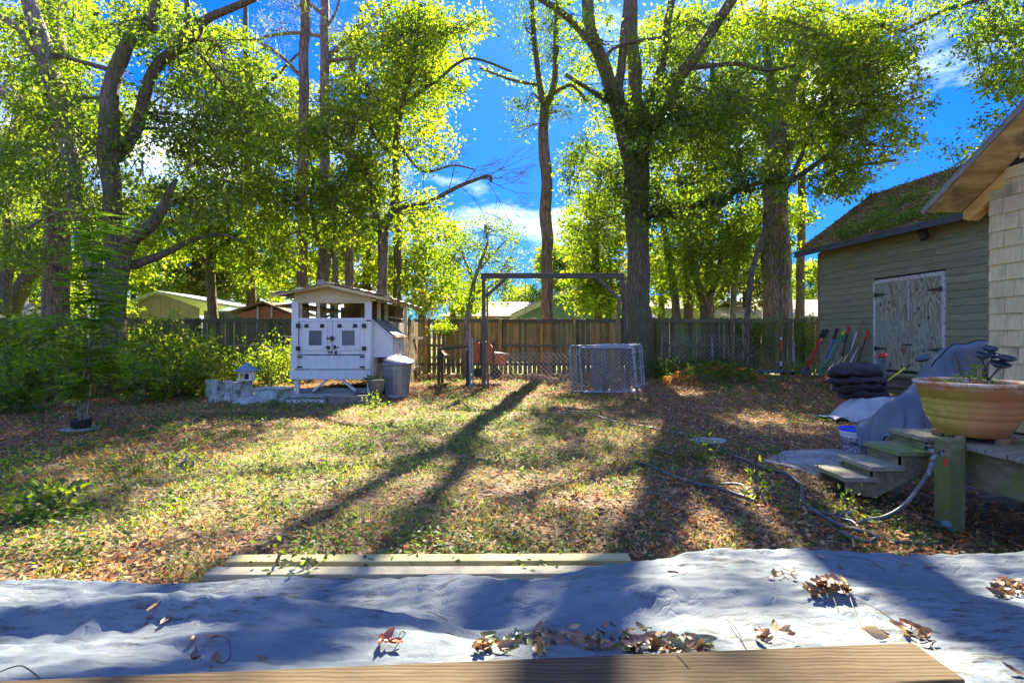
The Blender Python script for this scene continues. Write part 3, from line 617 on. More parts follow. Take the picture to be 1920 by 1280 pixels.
# white slabs and weathered plank edging, bird house
M_old = pm('flaking_white_wood', (.36, .38, .36), (.58, .60, .58), 6, .85, (5, 5, .7), c3=(.16, .20, .11), c3scale=5, c3th=(.48, .62), var=.15)
a = P(487, 740, 9.9); b = P(541, 763, 9.5)
t = thing('white_block', (a.x+.3, 9.8, 0), 'low white flaking box left of the lattice trough', 'box')
MB().box(((a.x+b.x)/2-.0, 9.75, .12), (.60, .42, .24), (0, 0, .06), jit=.008).build('block', M_old, t, bevel=.02); MB().box(((a.x+b.x)/2, 9.75, .252), (.63, .45, .02), (0, .01, .06), jit=.005).build('top_board', M_old, t)
t = thing('plank_edging', (P(440, 0, 10.3).x, 10.3, 0), 'stepped edging of flaking white boards among the shrubs', 'edging')
def brd(px0, px1, py0, py1, Y): a = P(px0, py1, Y); b = P(px1, py0, Y); return MB().box(((a.x+b.x)/2, Y, (a.z+b.z)/2), (b.x-a.x, .035, b.z-a.z), (random.uniform(-.04, .04), 0, 0), jit=.006).build('board', M_old, t, bevel=.003)
for px0, px1, py0, py1 in ((386, 408, 711, 745), (409, 421, 714, 748), (422, 436, 713, 746), (437, 452, 716, 748), (453, 473, 713, 748)): brd(px0, px1, py0, py1, 10.35)
for px0, px1, py0, py1 in ((392, 413, 740, 762), (414, 432, 739, 763), (433, 450, 741, 764), (451, 470, 739, 763), (471, 489, 739, 764)): brd(px0, px1, py0, py1, 9.8)
bh = P(463, 713, 10.2); t = thing('bird_house', bh, 'small white bird house with a blue pyramid roof beside the coop', 'bird house')
MB().box(bh+Vector((0, 0, .012)), (.30, .26, .024)).build('base', M_white, t, bevel=.003)
for sx in (-1, 1):
    for sy in (-1, 1): MB().box(bh+Vector((sx*.105, sy*.085, .11)), (.035, .03, .17)).build('post', M_white, t)
MB().box(bh+Vector((-.03, .09, .11)), (.17, .015, .165)).build('rear_wall', M_white, t); MB().box(bh+Vector((.02, -.095, .17)), (.20, .012, .05)).build('front_board', M_white, t)
mb = MB(); z_ = .195; q = .19; mb.v = [bh+Vector(p) for p in ((-q, -q*.85, z_), (q, -q*.85, z_), (q, q*.85, z_), (-q, q*.85, z_), (0, 0, z_+.17))]; mb.f = [[3, 2, 1, 0], [0, 1, 4], [1, 2, 4], [2, 3, 4], [3, 0, 4]]
mb.build('roof', pm('blue_grey_shingle', (.10, .16, .22), (.20, .27, .34), 9, .7), t); MB().lathe([(.04, .03), (.05, .08), (.02, .13), (0, .14)], bh, 12).build('feeder', M_iron, t)
M_rock = pm('pale_rock', (.25, .25, .24), (.48, .48, .47), 7, .9)
mb = MB(); mb.lathe([(.24, -.03), (.25, .04), (.19, .10), (.09, .145), (0, .15)], Vector((P(468, 0, 9.3).x, 9.3, 0)), 14, 1.1, .7, .12); o = mb.build('rock', M_rock, loc=(P(468, 0, 9.3).x, 9.3, 0))
tag(o, 'pale low rock in front of the stepped white edging', 'rock')

# ---------------------------------------------------------------- shed
M_clap = pm('olive_clapboard', (.20, .205, .115), (.30, .30, .18), 5, .85, (3, .6, 6), bst=.35, c3=(.34, .27, .12), c3scale=2.2, c3th=(.56, .72), var=.13)
M_roofs = pm('old_asphalt_shingle', (.16, .10, .08), (.34, .22, .17), 18, .95, c3=(.16, .22, .05), c3scale=1.0, c3th=(.40, .56), var=.15)
M_navy = pm('dark_fascia', (.035, .045, .055), (.07, .08, .10), 6, .7)
WD = Vector((-.128, 1, 0)).normalized(); WN = Vector((-WD.y, WD.x, 0))      # along the wall away from us, outward to the yard
WC = Vector((8.36, 13.9, 0))                                                    # far corner of the shed
def W(s, z, o=0): return WC-WD*s+Vector((0, 0, z))+WN*o                         # s metres from the far corner towards us
def wproj(px):                                                                  # distance along the wall where a column of the photograph meets it
    k = (px-960)/F; return (WC.x-k*WC.y)/(WD.x-k*WD.y)
t = thing('shed', W(3, 0), 'olive green clapboard shed with a leaf covered sagging roof', 'shed')
MB().prism([W(0, 0, -.03), W(7.5, 0, -.03), W(7.5, 3.55, -.03), W(0, 3.55, -.03)], WN*-.1).build('wall_core', M_void, t)
sd0, sd1 = wproj(1640), wproj(1774.5); dz0, dz1 = .44, 2.54
EXP = .152; row = 0; z = .02+EXP*0
ROT = Matrix((WD, WN, Vector((0, 0, 1)))).transposed()
def clap(s0, s1, z):
    a = W((s0+s1)/2, z+EXP/2+.012, .010); tilt = Matrix.Rotation(R(5.5), 3, 'X')
    MB().box(a, (abs(s1-s0)-.003, .012, EXP+.02), ROT@tilt).build('siding_board', M_clap, t)
while z < 3.5:
    cuts = sorted([0]+[c_+random.uniform(-.25, .25) for c_ in ((1.0, 3.4, 5.2) if row % 2 else (.5, 2.2, 4.4))]+[6.6])
    for a, b in zip(cuts, cuts[1:]):
        if z+EXP > dz0+.02 and z < dz1-.03:
            if a < sd0: clap(a, min(b, sd0-.002), z)
            if b > sd1: clap(max(a, sd1+.002), b, z)
        else: clap(a, b, z)
    z += EXP; row += 1
MB().beam(W(-.02, 0, .01), W(-.02, 3.5, .01), .045, .05, (0, 1, 0)).build('corner_trim', pm('rusty_trim', (.28, .12, .07), (.38, .2, .12), 8, .8), t)
# door: white peeling trim and two plywood leaves
M_peel = pm('peeling_white_trim', (.42, .40, .38), (.68, .66, .63), 22, .75, (2, 2, 1), bst=.6, c3=(.22, .18, .14), c3scale=16, c3th=(.56, .62), var=.05)
def plymat():
    m, tt, b, o = newmat('swirled_plywood'); v = coords(tt, (2.3, 2.3, .62)); f = noisef(tt, v, 2.3, 2.5, .5, .5)
    mu = nd(tt, 'ShaderNodeMath', operation='MULTIPLY'); mu.inputs[1].default_value = 46; tt.links.new(f, mu.inputs[0])
    si = nd(tt, 'ShaderNodeMath', operation='SINE'); tt.links.new(mu.outputs[0], si.inputs[0]); mr = nd(tt, 'ShaderNodeMapRange'); mr.inputs[1].default_value = -1; tt.links.new(si.outputs[0], mr.inputs[0])
    base = ramp(tt, mr.outputs[0], [(.05, (.22, .19, .115)), (.4, (.32, .30, .20)), (.9, (.38, .375, .285))])
    vo = nd(tt, 'ShaderNodeTexVoronoi'); vo.inputs['Scale'].default_value = 4.2; tt.links.new(coords(tt, (1, 1, .8)), vo.inputs['Vector'])
    kn = ramp(tt, vo.outputs['Distance'], [(.10, (1, 1, 1)), (.16, (0, 0, 0))]); c = mixc(tt, kn, base, (.07, .055, .045))
    c = mixc(tt, ramp(tt, noisef(tt, coords(tt), 1.6, 4), [(.45, (0, 0, 0)), (.7, (.6, .6, .6))]), c, (.26, .33, .29))
    tt.links.new(c, b.inputs['Base Color']); b.inputs['Roughness'].default_value = .85; bump(tt, b, mr.outputs[0], .5, .01); return m
M_plyd = plymat(); sm = sd0+(sd1-sd0)*.52
for s0, s1, hs in ((sd0+.075, sm-.006, sd0+.04), (sm+.006, sd1-.075, sd1-.04)):
    c = W((s0+s1)/2, (dz0+dz1)/2, .022); d_ = MB().box(c, (s1-s0, .02, dz1-dz0-.09), ROT).build('door', M_plyd, t)
    for hz in (dz0+.52, dz1-.33):
        sg = 1 if hs < s0+.1 else -1; MB().prism([W(hs, hz-.05, .045), W(hs+sg*.06, hz-.05, .045), W(hs+sg*.06, hz-.035, .045), W(hs+sg*.34, hz-.006, .045), W(hs+sg*.34, hz+.006, .045), W(hs+sg*.06, hz+.035, .045), W(hs+sg*.06, hz+.05, .045), W(hs, hz+.05, .045)], WN*.008).build('strap_hinge', M_iron, d_)
MB().box(W(sd0+.03, (dz0+dz1)/2, .025), (.075, .035, dz1-dz0+.02), ROT).build('door_trim', M_peel, t, bevel=.004); MB().box(W(sd1-.03, (dz0+dz1)/2+.05, .025), (.075, .035, dz1-dz0-.08), ROT).build('door_trim', M_peel, t, bevel=.004)
MB().box(W((sd0+sd1)/2, dz1-.02, .026), (sd1-sd0-.01, .033, .08), ROT@Matrix.Rotation(.006, 3, 'Y')).build('door_trim', M_peel, t, bevel=.004)
MB().box(W(sm+.03, dz1-.5, .042), (.03, .02, .9), ROT).build('cover_strip', M_peel, t); MB().box(W(sm-.02, dz0+.62, .045), (.22, .014, .03), ROT).build('hasp', M_iron, t); MB().box(W(sm-.09, dz0+.5, .05), (.09, .03, .13), ROT).build('padlock', pm('rusty_lock', (.15, .07, .04), (.25, .13, .08), 9, .7), t)
MB().box(W((sd0+sd1)/2, dz0-.12, .02), (sd1-sd0+.1, .03, .2), ROT).build('sill_board', M_clap, t)
# roof
EO, RE = .49, .35; ez = 3.52; rise = 1.68; run = 2.35
def RF(s, u, dz=0): # s along, u up-slope horizontally from the eave
    return W(s, ez+.04+rise*u/run+dz, EO-u)
mb = MB(); S0, S1 = -RE, 6.8
mb.grid(lambda a, b: RF(S0+(S1-S0)*a, run*b, .02*math.sin(a*9)*(1-b)+.012*mnoise.noise(Vector((a*22, b*9, 0)))), 60, 20); o = mb.build('roof', M_roofs, t); m = o.modifiers.new('solid', 'SOLIDIFY'); m.thickness = .05; m.offset = -1
mb = MB(); mb.grid(lambda a, b: RF(S0+(S1-S0)*a, run+run*b, -2*rise*b), 12, 4); o = mb.build('rear_roof', M_roofs, t); m = o.modifiers.new('solid', 'SOLIDIFY'); m.thickness = .05; m.offset = -1
MB().beam(RF(S0, .0, -.08), RF(S1, .0, -.08), .03, .13).build('fascia', M_navy, t); MB().beam(RF(S0-.01, .02, -.07), RF(S0-.01, run, -.07), .03, .12).build('rake_board', M_navy, t)
MB().prism([W(0, 3.5, 0), W(0, 3.5, -3.7), W(0, 3.5+1.3, -1.86)], WD*-.05).build('gable_wall', M_clap, t)
MB().box(W(3.25, 3.36, .22), (.14, .1, .24), ROT@Matrix.Rotation(.35, 3, 'Y')).build('eave_bracket', M_iron, t)
# debris and ferns on the roof
n = 9000; a = RNG.random(n); b = RNG.random(n); P0 = np.array([RF(S0+(S1-S0)*i, run*j, .02) for i, j in zip(a, b)])
V, Fc, cc = leaf4(P0, rdir(n, .4), np.tile([-.58, 0, .8], (n, 1))+rdir(n)*.4, RNG.uniform(.05, .10, n), RNG.uniform(.02, .045, n), litcols[RNG.integers(0, len(litcols), n)]*RNG.uniform(.7, 1.3, (n, 1)), RNG.normal(.1, .2, n))
o = npmesh('roof_leaves', V, Fc, M_dry, cc, t); o['kind'] = 'stuff'
cl = [(s_, u_) for s_, u_ in zip(RNG.uniform(.9, 6.6, 900), np.abs(RNG.normal(0, .75, 900))) if u_ < run and mnoise.noise(Vector((s_*1.4, u_*2.2, 3)))+.35*(s_-2.2)*.3 > -.12]
cl += [(s_, run-abs(random.gauss(0, .12))) for s_ in RNG.uniform(3.2, 6.6, 120)]
Cs = np.array([RF(s_, u_, .06) for s_, u_ in cl]); q = 22; Cc = np.repeat(Cs, q, 0)+RNG.normal(0, .07, (len(Cs)*q, 3)); n = len(Cc)
V, Fc, cc = leaf2(Cc, rdir(n)+[-.1, 0, .4], rdir(n)+[0, 0, 1], RNG.uniform(.05, .12, n), RNG.uniform(.018, .035, n), np.array([[.12, .20, .04], [.20, .28, .05], [.10, .15, .04]])[RNG.integers(0, 3, n)]*RNG.uniform(.7, 1.3, (n, 1)))
o = npmesh('roof_ferns', V, Fc, M_leaf, cc, t); o['kind'] = 'stuff'
# plank steps at the shed door
M_stepw = wood('mossy_step', (.07, .065, .045), (.17, .155, .11), (.08, .12, .03), (.45, .65), 'x')
t = thing('shed_steps', W(sd1-.6, 0, .6), 'low mossy wooden steps below the plywood doors', 'steps')
for i, (o_, z_) in enumerate(((.35, .36), (.75, .20))):
    MB().box(W(sd1-.75, z_, o_), (1.5, .34, .04), ROT).build('tread', M_stepw, t, bevel=.004); MB().box(W(sd1-.75, z_-.10, o_+.12), (1.46, .03, .15), ROT).build('riser', M_stepw, t)

# ---------------------------------------------------------------- shingled house corner
HD = Vector((-.083, 1, 0)).normalized(); HN = Vector((-HD.y, HD.x, 0)); HC = Vector((3.74, 4.0, 0))
def H(s, z, o=0): return HC-HD*s+Vector((0, 0, z))+HN*o
HROT = Matrix((HD, HN, Vector((0, 0, 1)))).transposed()
M_shing = pm('tan_shingle', (.56, .45, .23), (.74, .61, .35), 5, .85, (9, 9, .8), bst=.35, c3=(.22, .22, .12), c3scale=3.0, c3th=(.56, .75), var=.10)
t = thing('house', H(.5, 0), 'tan shingled house corner with a stained overhanging roof at right', 'house')
MB().prism([H(0, .3, -.02), H(3.2, .3, -.02), H(3.2, 4.62, -.02), H(0, 2.40, -.02)], WN*-.12).build('wall_core', M_void, t)
MB().prism([H(0, .3, 0), H(0, .3, -3), H(0, 2.38, -3), H(0, 2.38, 0)], HD*-.02).build('front_wall', M_shing, t)
EXH = .126; z = .52; row = 0
while z < 4.6:
    s = -.004; first = True
    while s < 2.2:
        wdt = random.choice((.12, .16, .20, .24, .28)) if not first else (.12 if row % 2 else .21)*random.uniform(.85, 1.2); first = False
        lim = 2.40+.70*s
        if z < lim:
            zt_ = min(z+EXH+.008, lim+.03); flare = .012
            o0 = .006; pts = [H(s+.002, z, o0+flare), H(s+wdt-.002, z, o0+flare), H(s+wdt-.002, min(zt_, 2.40+.70*(s+wdt)+.03), o0), H(s+.002, zt_, o0)]
            dz_ = random.uniform(-.003, .003); pts = [p+Vector((0, 0, dz_ if i < 2 else 0)) for i, p in enumerate(pts)]
            MB().prism(pts, HN*-.008).build('shingle', M_shing, t)
        s += wdt
    z += EXH; row += 1
M_soff = pm('stained_soffit', (.34, .22, .07), (.80, .60, .27), 2.2, .8, (1.2, 5, 5), bst=.2, c3=(.13, .10, .06), c3scale=3.2, c3th=(.5, .66))
M_hroof = pm('grey_roofing', (.13, .12, .11), (.26, .25, .23), 14, .9)
zc, ye = 2.416, .243
def HS(s, o, dz=0): return H(s, zc+.70*s+dz, o)
mb = MB(); mb.grid(lambda a, b: HS(-.245+3.3*a, .31-.31*b-1.2*(b > .99)*0, .0)+Vector((0, 0, .008*math.sin(a*37+b*2))), 50, 4); o = mb.build('soffit', M_soff, t); m = o.modifiers.new('s', 'SOLIDIFY'); m.thickness = .014; m.offset = 1
mb = MB(); mb.grid(lambda a, b: HS(-.27+3.3*a, .325-2.5*b, .035), 40, 10); o = mb.build('roof', M_hroof, t); m = o.modifiers.new('s', 'SOLIDIFY'); m.thickness = .015; m.offset = 1
mb = MB(); mb.grid(lambda a, b: HS(-.245+.26*a, 0-2.2*b, 0.0), 4, 8); mb.build('front_soffit', M_soff, t)
mb = MB(); mb.beam(HS(-.27, .315, .02), HS(3.0, .315, .02), .02, .035); mb.build('drip_edge', M_hroof, t)
M_raw = pm('raw_yellow_timber', (.52, .31, .08), (.78, .52, .17), 4, .75, (5, 1, 5), bst=.3, c3=(.16, .09, .04), c3scale=9, c3th=(.62, .72))
MB().prism([HS(-.215, .012, -.012), HS(-.215, .012, -.075), HS(-.17, .012, -.13), HS(.12, .012, -.13), HS(.12, .012, -.012)], HN*-.09).build('rafter_tail', M_raw, t, bevel=.003)

# ---------------------------------------------------------------- deck, stairs, tap, hose
M_deck = pm('mossy_deck_board', (.13, .12, .06), (.28, .25, .14), 7, .85, (3, 1, 3), bst=.5, c3=(.16, .19, .035), c3scale=3.4, c3th=(.50, .66), var=.16)
M_deckg = pm('grey_deck_board', (.17, .155, .11), (.36, .33, .25), 7, .85, (1, 9, 3), bst=.5, c3=(.17, .22, .05), c3scale=2.5, c3th=(.5, .66), var=.14)
DZ = .50; t = thing('deck', (3.9, 2.9, 0), 'mossy raised wooden deck carrying the big clay pot', 'deck')
for i in range(9):
    yy = 3.96-i*.147; MB().box((3.09+.9, yy, DZ-.018), (1.9, .138, .034), (0, 0, .01), jit=.001).build('deck_board', M_deckg, t, bevel=.004)
MB().beam((3.125, 3.66, DZ-.165), (3.20, 2.55, DZ-.165), .035, .255).build('side_board', M_deck, t, bevel=.004)
MB().beam((3.17, 3.62, DZ-.15), (4.6, 3.62, DZ-.15), .035, .2).build('joist', M_deck, t)
pp = Vector(((1773-960)/F*3.5, 3.5, 0)); MB().beam((pp.x, 3.47, -.25), (pp.x, 3.47, DZ+.035), .118, .118, (0, 1, 0)).build('deck_post', M_deck, t, bevel=.008)
MB().beam((3.9, 3.3, -.1), (3.9, 3.3, DZ-.05), .1, .1, (0, 1, 0)).build('deck_post', M_deck, t)
t = thing('stairs', (2.75, 3.85, 0), 'four narrow mossy wooden steps descending left from the deck', 'stairs')
tr = [(3.067, .50), (2.87, .40), (2.664, .292), (2.48, .212)]
for i, (x_, z_) in enumerate(tr):
    MB().box((x_-.03+.06, 3.86, z_-.017), (.245, .38, .034), (0, 0, 0), jit=.002).build('tread', M_deckg, t, bevel=.004)
    if i: MB().box((tr[i-1][0]-.045, 3.86, (z_+tr[i-1][1])/2-.03), (.02, .34, tr[i-1][1]-z_-.02)).build('riser', M_deck, t)
for yy in (3.70, 4.02):
    poly = [(3.05, yy, .464)]
    for i, (x_, z_) in enumerate(tr): poly += [(x_-.055, yy, z_-.036)]+([(x_-.055, yy, tr[i+1][1]-.036)] if i < 3 else [])
    poly += [(2.425, yy, .10), (2.62, yy, .055), (3.05, yy, .28)]
    MB().prism(poly, (0, .035, 0)).build('stringer', M_deck, t, bevel=.003)
# tap on the post
M_brass = pm('dull_brass', (.16, .15, .13), (.30, .28, .24), 9, .45, metal=.8); M_red = pm('red_handle', (.45, .03, .03), (.6, .06, .05), 6, .5)
a = P(1747, 846, 3.36); t = thing('garden_tap', a, 'brass garden tap with a dangling red tag fixed to the deck post', 'tap')
MB().tube([a, a+Vector((.09, .02, -.004))], .012, 10).build('spout', M_brass, t, smooth=True); MB().lathe([(.022, -.02), (.024, 0), (.02, .02), (.012, .03), (0, .032)], a+Vector((0, 0, .0)), 14).build('valve_body', M_brass, t, smooth=True)
MB().lathe([(.022, 0), (.026, .006), (.022, .012)], a+Vector((-.012, -.0, .03)), 10).build('hand_wheel', M_brass, t); MB().tube([a+Vector((.06, 0, -.005)), a+Vector((.06, -.01, -.03))], .012, 8).build('outlet', M_brass, t)
MB().box(a+Vector((.073, -.02, -.065)), (.022, .008, .05)).build('tag', M_red, t, bevel=.003)
M_hose = pm('black_rubber_hose', (.05, .055, .06), (.11, .115, .125), 5, .42, bst=.1, c3=(.20, .19, .17), c3scale=5, c3th=(.55, .72), var=.04)
def smooth(pts, k=6):
    out = []; pts = [Vector(p) for p in pts]; m = len(pts)
    for i in range(m-1):
        p0, p1, p2, p3 = pts[max(i-1, 0)], pts[i], pts[i+1], pts[min(i+2, m-1)]
        for j in range(k):
            u = j/k; out.append(.5*((2*p1)+(p2-p0)*u+(2*p0-5*p1+4*p2-p3)*u*u+(3*p1-p0-3*p2+p3)*u**3))
    return out+[pts[-1]]
s0 = P(1751, 856, 3.35); t = thing('garden_hose', GP(1620, 985), 'black rubber hose hanging from the tap to the leaves', 'hose')
hp = [s0, P(1744, 880, 3.34), P(1722, 915, 3.33), P(1694, 948, 3.32), P(1660, 968, 3.30), GP(1625, 983, .03), GP(1606, 986, .015)]
MB().tube(smooth(hp), .0125, 10).build('pipe', M_hose, t, smooth=True)
mb = MB()
for q in np.linspace(0, 1, 9): p = s0.lerp(hp[1], .3+q*1.1); mb.tube([p, p+(hp[1]-hp[0]).normalized()*.004], .017, 10)
mb.build('spring_guard', M_galv, t); MB().tube([s0+Vector((.005, 0, .02)), s0.lerp(hp[1], .35)], .018, 10).build('coupling', M_galv, t, smooth=True)
def ghose(pix, lab, r=.0125):
    pts = [GP(a, b, r+.008+.01*(i % 2)) for i, (a, b) in enumerate(pix)]
    o = MB().tube(smooth(pts), r, 10).build('garden_hose', M_hose, loc=pts[0], smooth=True); tag(o, lab, 'hose', 'hoses lying across the leaves')
ghose([(1050, 773), (1098, 777), (1150, 792), (1200, 802), (1260, 813), (1310, 827), (1335, 838), (1378, 860), (1430, 880), (1470, 893), (1498, 910), (1505, 930), (1508, 947), (1530, 968), (1575, 990), (1620, 1006), (1665, 1020), (1705, 1027), (1738, 1027)], 'long black hose snaking from the gates to the deck post')
ghose([(1500, 958), (1545, 970), (1580, 979), (1600, 988), (1617, 1003), (1628, 1012)], 'short grey branch of hose joining the long hose by the stairs')
ghose([(1190, 868), (1225, 882), (1270, 900), (1310, 915), (1345, 920), (1380, 934), (1420, 946)], 'dark loose hose piece in the shade of the middle yard', .014)
ghose([(1350, 911), (1385, 914), (1402, 922), (1390, 927)], 'small curled hose end beside the dark loose piece', .010)
ghose([(1575, 1003), (1600, 1018), (1628, 1023), (1642, 1019)], 'short curved hose stub below the joined hoses', .013)
mb = MB(); c = GP(1738, 1027, .02); mb.tube([c, GP(1764, 1026, .02)], .016, 10); tag(mb.build('hose_nozzle', M_iron, loc=c), 'black nozzle at the right end of the long hose', 'nozzle')
# small blue green plant at post foot
c = GP(1762, 1000, .0); t = thing('seedling', c, 'small blue green plant with round leaves at the foot of the deck post', 'plant')
for i in range(7):
    a_ = i*.9+.3; cc_ = c+Vector((math.cos(a_)*.04, math.sin(a_)*.03-.02, .045+.018*(i % 3)))
    mb = MB(); mb.lathe([(0, 0), (.02, .002), (.034, .008)], (0, 0, 0), 8, 1, .75); o = mb.build('leaf', pm('waxy_leaf', (.04, .12, .09), (.08, .18, .14), 8, .4) if i == 0 else bpy.data.materials['waxy_leaf']); o.parent = t; o.location = cc_-c; o.rotation_euler = (random.uniform(-.6, .6), random.uniform(-.6, .6), a_)
MB().tube([c, c+Vector((0, 0, .06))], .004, 5).build('stem', M_log, t)
# big terracotta pot
def potmat():
    m, tt, b, o = newmat('mossy_terracotta'); v = coords(tt, rnd=False); f = noisef(tt, v, 5, 8, .65)
    c = ramp(tt, f, [(.3, (.46, .16, .05)), (.7, (.64, .26, .10))]); sx = nd(tt, 'ShaderNodeSeparateXYZ'); tt.links.new(v, sx.inputs[0])
    def band(chan, a, b_, w=.0, sc__=4, am=.25):
        n_ = noisef(tt, v, sc__, 6, .65); ad = nd(tt, 'ShaderNodeMath', operation='MULTIPLY_ADD'); ad.inputs[1].default_value = am; tt.links.new(n_, ad.inputs[0]); tt.links.new(sx.outputs[chan], ad.inputs[2])
        mr = nd(tt, 'ShaderNodeMapRange'); mr.inputs[1].default_value = a; mr.inputs[2].default_value = b_; tt.links.new(ad.outputs[0], mr.inputs[0]); return mr.outputs[0]
    green = mixc(tt, 1, band('X', .06, -.16, am=.35), band('Z', .43, .38, am=.1), 'MULTIPLY')
    c = mixc(tt, green, c, ramp(tt, noisef(tt, v, 16, 6, .7), [(.35, (.32, .30, .03)), (.6, (.50, .50, .06)), (.75, (.55, .48, .30))]))
    lime = mixc(tt, 1, band('Z', .40, .45, am=.1), ramp(tt, noisef(tt, v, 9, 8, .75), [(.45, (0, 0, 0)), (.53, (.9, .9, .9))]), 'MULTIPLY')
    c = mixc(tt, lime, c, (.64, .55, .42)); tt.links.new(c, b.inputs['Base Color']); b.inputs['Roughness'].default_value = .85; bump(tt, b, noisef(tt, v, 30, 8, .7), .4, .006); return m
M_pot = potmat(); pc = Vector(((1822-960)/F*3.62, 3.62, DZ)); t = thing('terracotta_pot', pc, 'huge moss stained terracotta pot standing on small feet on the deck', 'pot')
s_ = .90; prof = [(.0, .035), (.20, .035), (.215, .045), (.255, .10), (.285, .155), (.280, .158), (.287, .162), (.300, .200), (.295, .203), (.303, .207), (.297, .210), (.305, .214), (.300, .218), (.313, .248), (.308, .251), (.316, .255), (.311, .259), (.319, .263), (.314, .267), (.324, .298), (.326, .302), (.340, .303), (.344, .375), (.352, .38), (.368, .388), (.374, .398), (.370, .408), (.358, .413), (.335, .41), (.325, .395), (.315, .34), (0, .34)]
MB().lathe(prof, pc, 72, s_, s_).build('pot', M_pot, t, smooth=True)
MB().lathe([(.30, .352), (.2, .365), (0, .37)], pc, 24).build('soil', M_void, t, smooth=True)
for a_ in (-2.6, -1.35, -.75, .8, 2.2): c = pc+Vector((math.cos(a_)*.19, math.sin(a_)*.19, 0)); MB().box(c+Vector((0, 0, .02)), (.07, .05, .045), (0, 0, a_), jit=.006).build('pot_foot', pm('clay_foot', (.30, .15, .07), (.44, .26, .14), 9, .85) if a_ == -2.6 else bpy.data.materials['clay_foot'], t, bevel=.006)
t2 = thing('seedling', pc+Vector((0, 0, .36)), 'delicate green seedlings sprouting from the huge terracotta pot', 'plant')
for i, (dx, h_, ln_) in enumerate(((-.02, .16, .05), (.03, .14, .05), (-.12, .08, .04), (.1, .07, .04), (.17, .06, .04), (-.2, .05, .03), (.06, .09, .05))):
    b_ = pc+Vector((dx, -.08+.03*i, .36)); tp = b_+Vector((random.uniform(-.03, .03), 0, h_)); MB().tube([b_, b_.lerp(tp, .5)+Vector((.006, 0, 0)), tp], .0028, 5).build('stem', M_log, t2)
    for lv in (.55, .75, 1): leafclump('leaves', b_.lerp(tp, lv), 8, .055, .032, [[.16, .26, .04], [.10, .20, .04]], t2, up=.3)
# dark cups on stems
M_cup = pm('blue_black_enamel', (.03, .05, .08), (.07, .10, .15), 6, .28, var=.05)
t = thing('solar_lights', P(1858, 700, 3.7), 'cluster of dark scooped lamp cups on thin stems behind the pot', 'garden lights')
for (a_, b_, r_, tl) in ((1843, 664, .052, -.5), (1863, 663, .045, -.45), (1888, 669, .06, -.35), (1876, 681, .062, -.75), (1857, 651, .05, -.4)):
    c = P(a_, b_, 3.70-(r_*2)); mb = MB(); mb.lathe([(0, -.035), (r_*.5, -.030), (r_*.9, -.012), (r_, .004), (r_*.94, .004), (r_*.8, -.010), (0, -.022)], (0, 0, 0), 22, 1.1, .8); o = mb.build('lamp_cup', M_cup, smooth=True); o.parent = t; o.location = c-t.location; o.rotation_euler = (.30-tl*.2, .12, 0)
    MB().tube([c+Vector((0, .01, -.03)), c+Vector((-.02, .04, -.09)), P(1852, 712, 3.75)], .006, 6).build('stem', M_cup, t)
c = P(1730, 671, 5.4); mb = MB(); mb.lathe([(0, -.03), (.05, -.025), (.07, 0), (.06, .012), (0, .02)], (0, 0, 0), 18, 1.1, .8); o = mb.build('lamp_cup', M_cup, smooth=True); o.location = c; o.rotation_euler = (.2, -.3, 0)
lt = thing('solar_light', c, 'single dark lamp cup standing alone against the plywood doors', 'garden light'); o.parent = lt; o.location = (0, 0, 0)
MB().tube([c+Vector((.02, 0, -.02)), P(1752, 690, 5.2), P(1778, 712, 5.0)], .007, 6).build('stem', M_galv, lt)

# ---------------------------------------------------------------- grill cover draped beside the stairs
M_cover = pm('blue_grey_vinyl', (.075, .105, .145), (.15, .19, .24), 3, .45, bst=.15, c3=(.26, .24, .20), c3scale=2.0, c3th=(.64, .8), var=.02)
st_ = [(1634, 838, .03), (1639, 806, .12), (1645, 785, .17), (1654, 766, .22), (1676, 748, .26), (1702, 730, .28), (1732, 703, .30), (1750, 672, .32), (1775, 655, .34), (1795, 645, .36), (1830, 641, .36), (1862, 640, .34), (1872, 655, .30), (1878, 700, .2)]
def cover(u, v):
    k = u*(len(st_)-1); i = min(int(k), len(st_)-2); f_ = k-i; a0, a1 = st_[i], st_[i+1]; px = a0[0]+(a1[0]-a0[0])*(k-i); py = a0[1]+(a1[1]-a0[1])*f_; hw = a0[2]+(a1[2]-a0[2])*f_
    Yc = 4.75; top = P(px, py, Yc); base = .33 if px < 1760 else .5
    ang = (v-.5)*2; s = abs(ang); side = -1 if ang < 0 else 1
    if s < .08: y_ = side*s/.08*hw*.22; z_ = top.z-.02*(s/.08)**2
    else:
        q = (s-.08)/.92; fold = .15*(abs(math.sin(px*.05+side))-.5)*q**.8+.06*(abs(math.sin(px*.12+q*1.2))-.5)*q+.012*math.sin(px*.4+q*5)*q; y_ = side*(hw*.22+(hw*.78+.04)*q**.85+fold); z_ = top.z-.02-(max(top.z-.02-base, .02))*q
    return Vector((top.x+.03*math.sin(s*6+px*.03), Yc+y_, z_+.012*math.sin(px*.11+s*4)))
mb = MB(); mb.grid(lambda u, v: cover(u, v), 90, 44)
t = thing('draped_cover', P(1730, 830, 4.75), 'crumpled blue grey vinyl cover draped over a low seat beside the stairs', 'cover')
o = mb.build('cover', M_cover, t, smooth=True); m = o.modifiers.new('s', 'SOLIDIFY'); m.thickness = .004
mb = MB(); mb.tube([cover(x_, .5)+Vector((0, 0, .004)) for x_ in np.linspace(.5, .9, 20)], .006, 6); mb.build('seam', M_iron, t)
for px in (1650, 1700, 1760, 1840): a = P(px, 700, 4.75); MB().beam((a.x, 4.75, .0), (a.x, 4.75, cover((px-1622)/256, .5).z*.6), .04, .04, (0, 1, 0)).build('support_leg', M_iron, t)
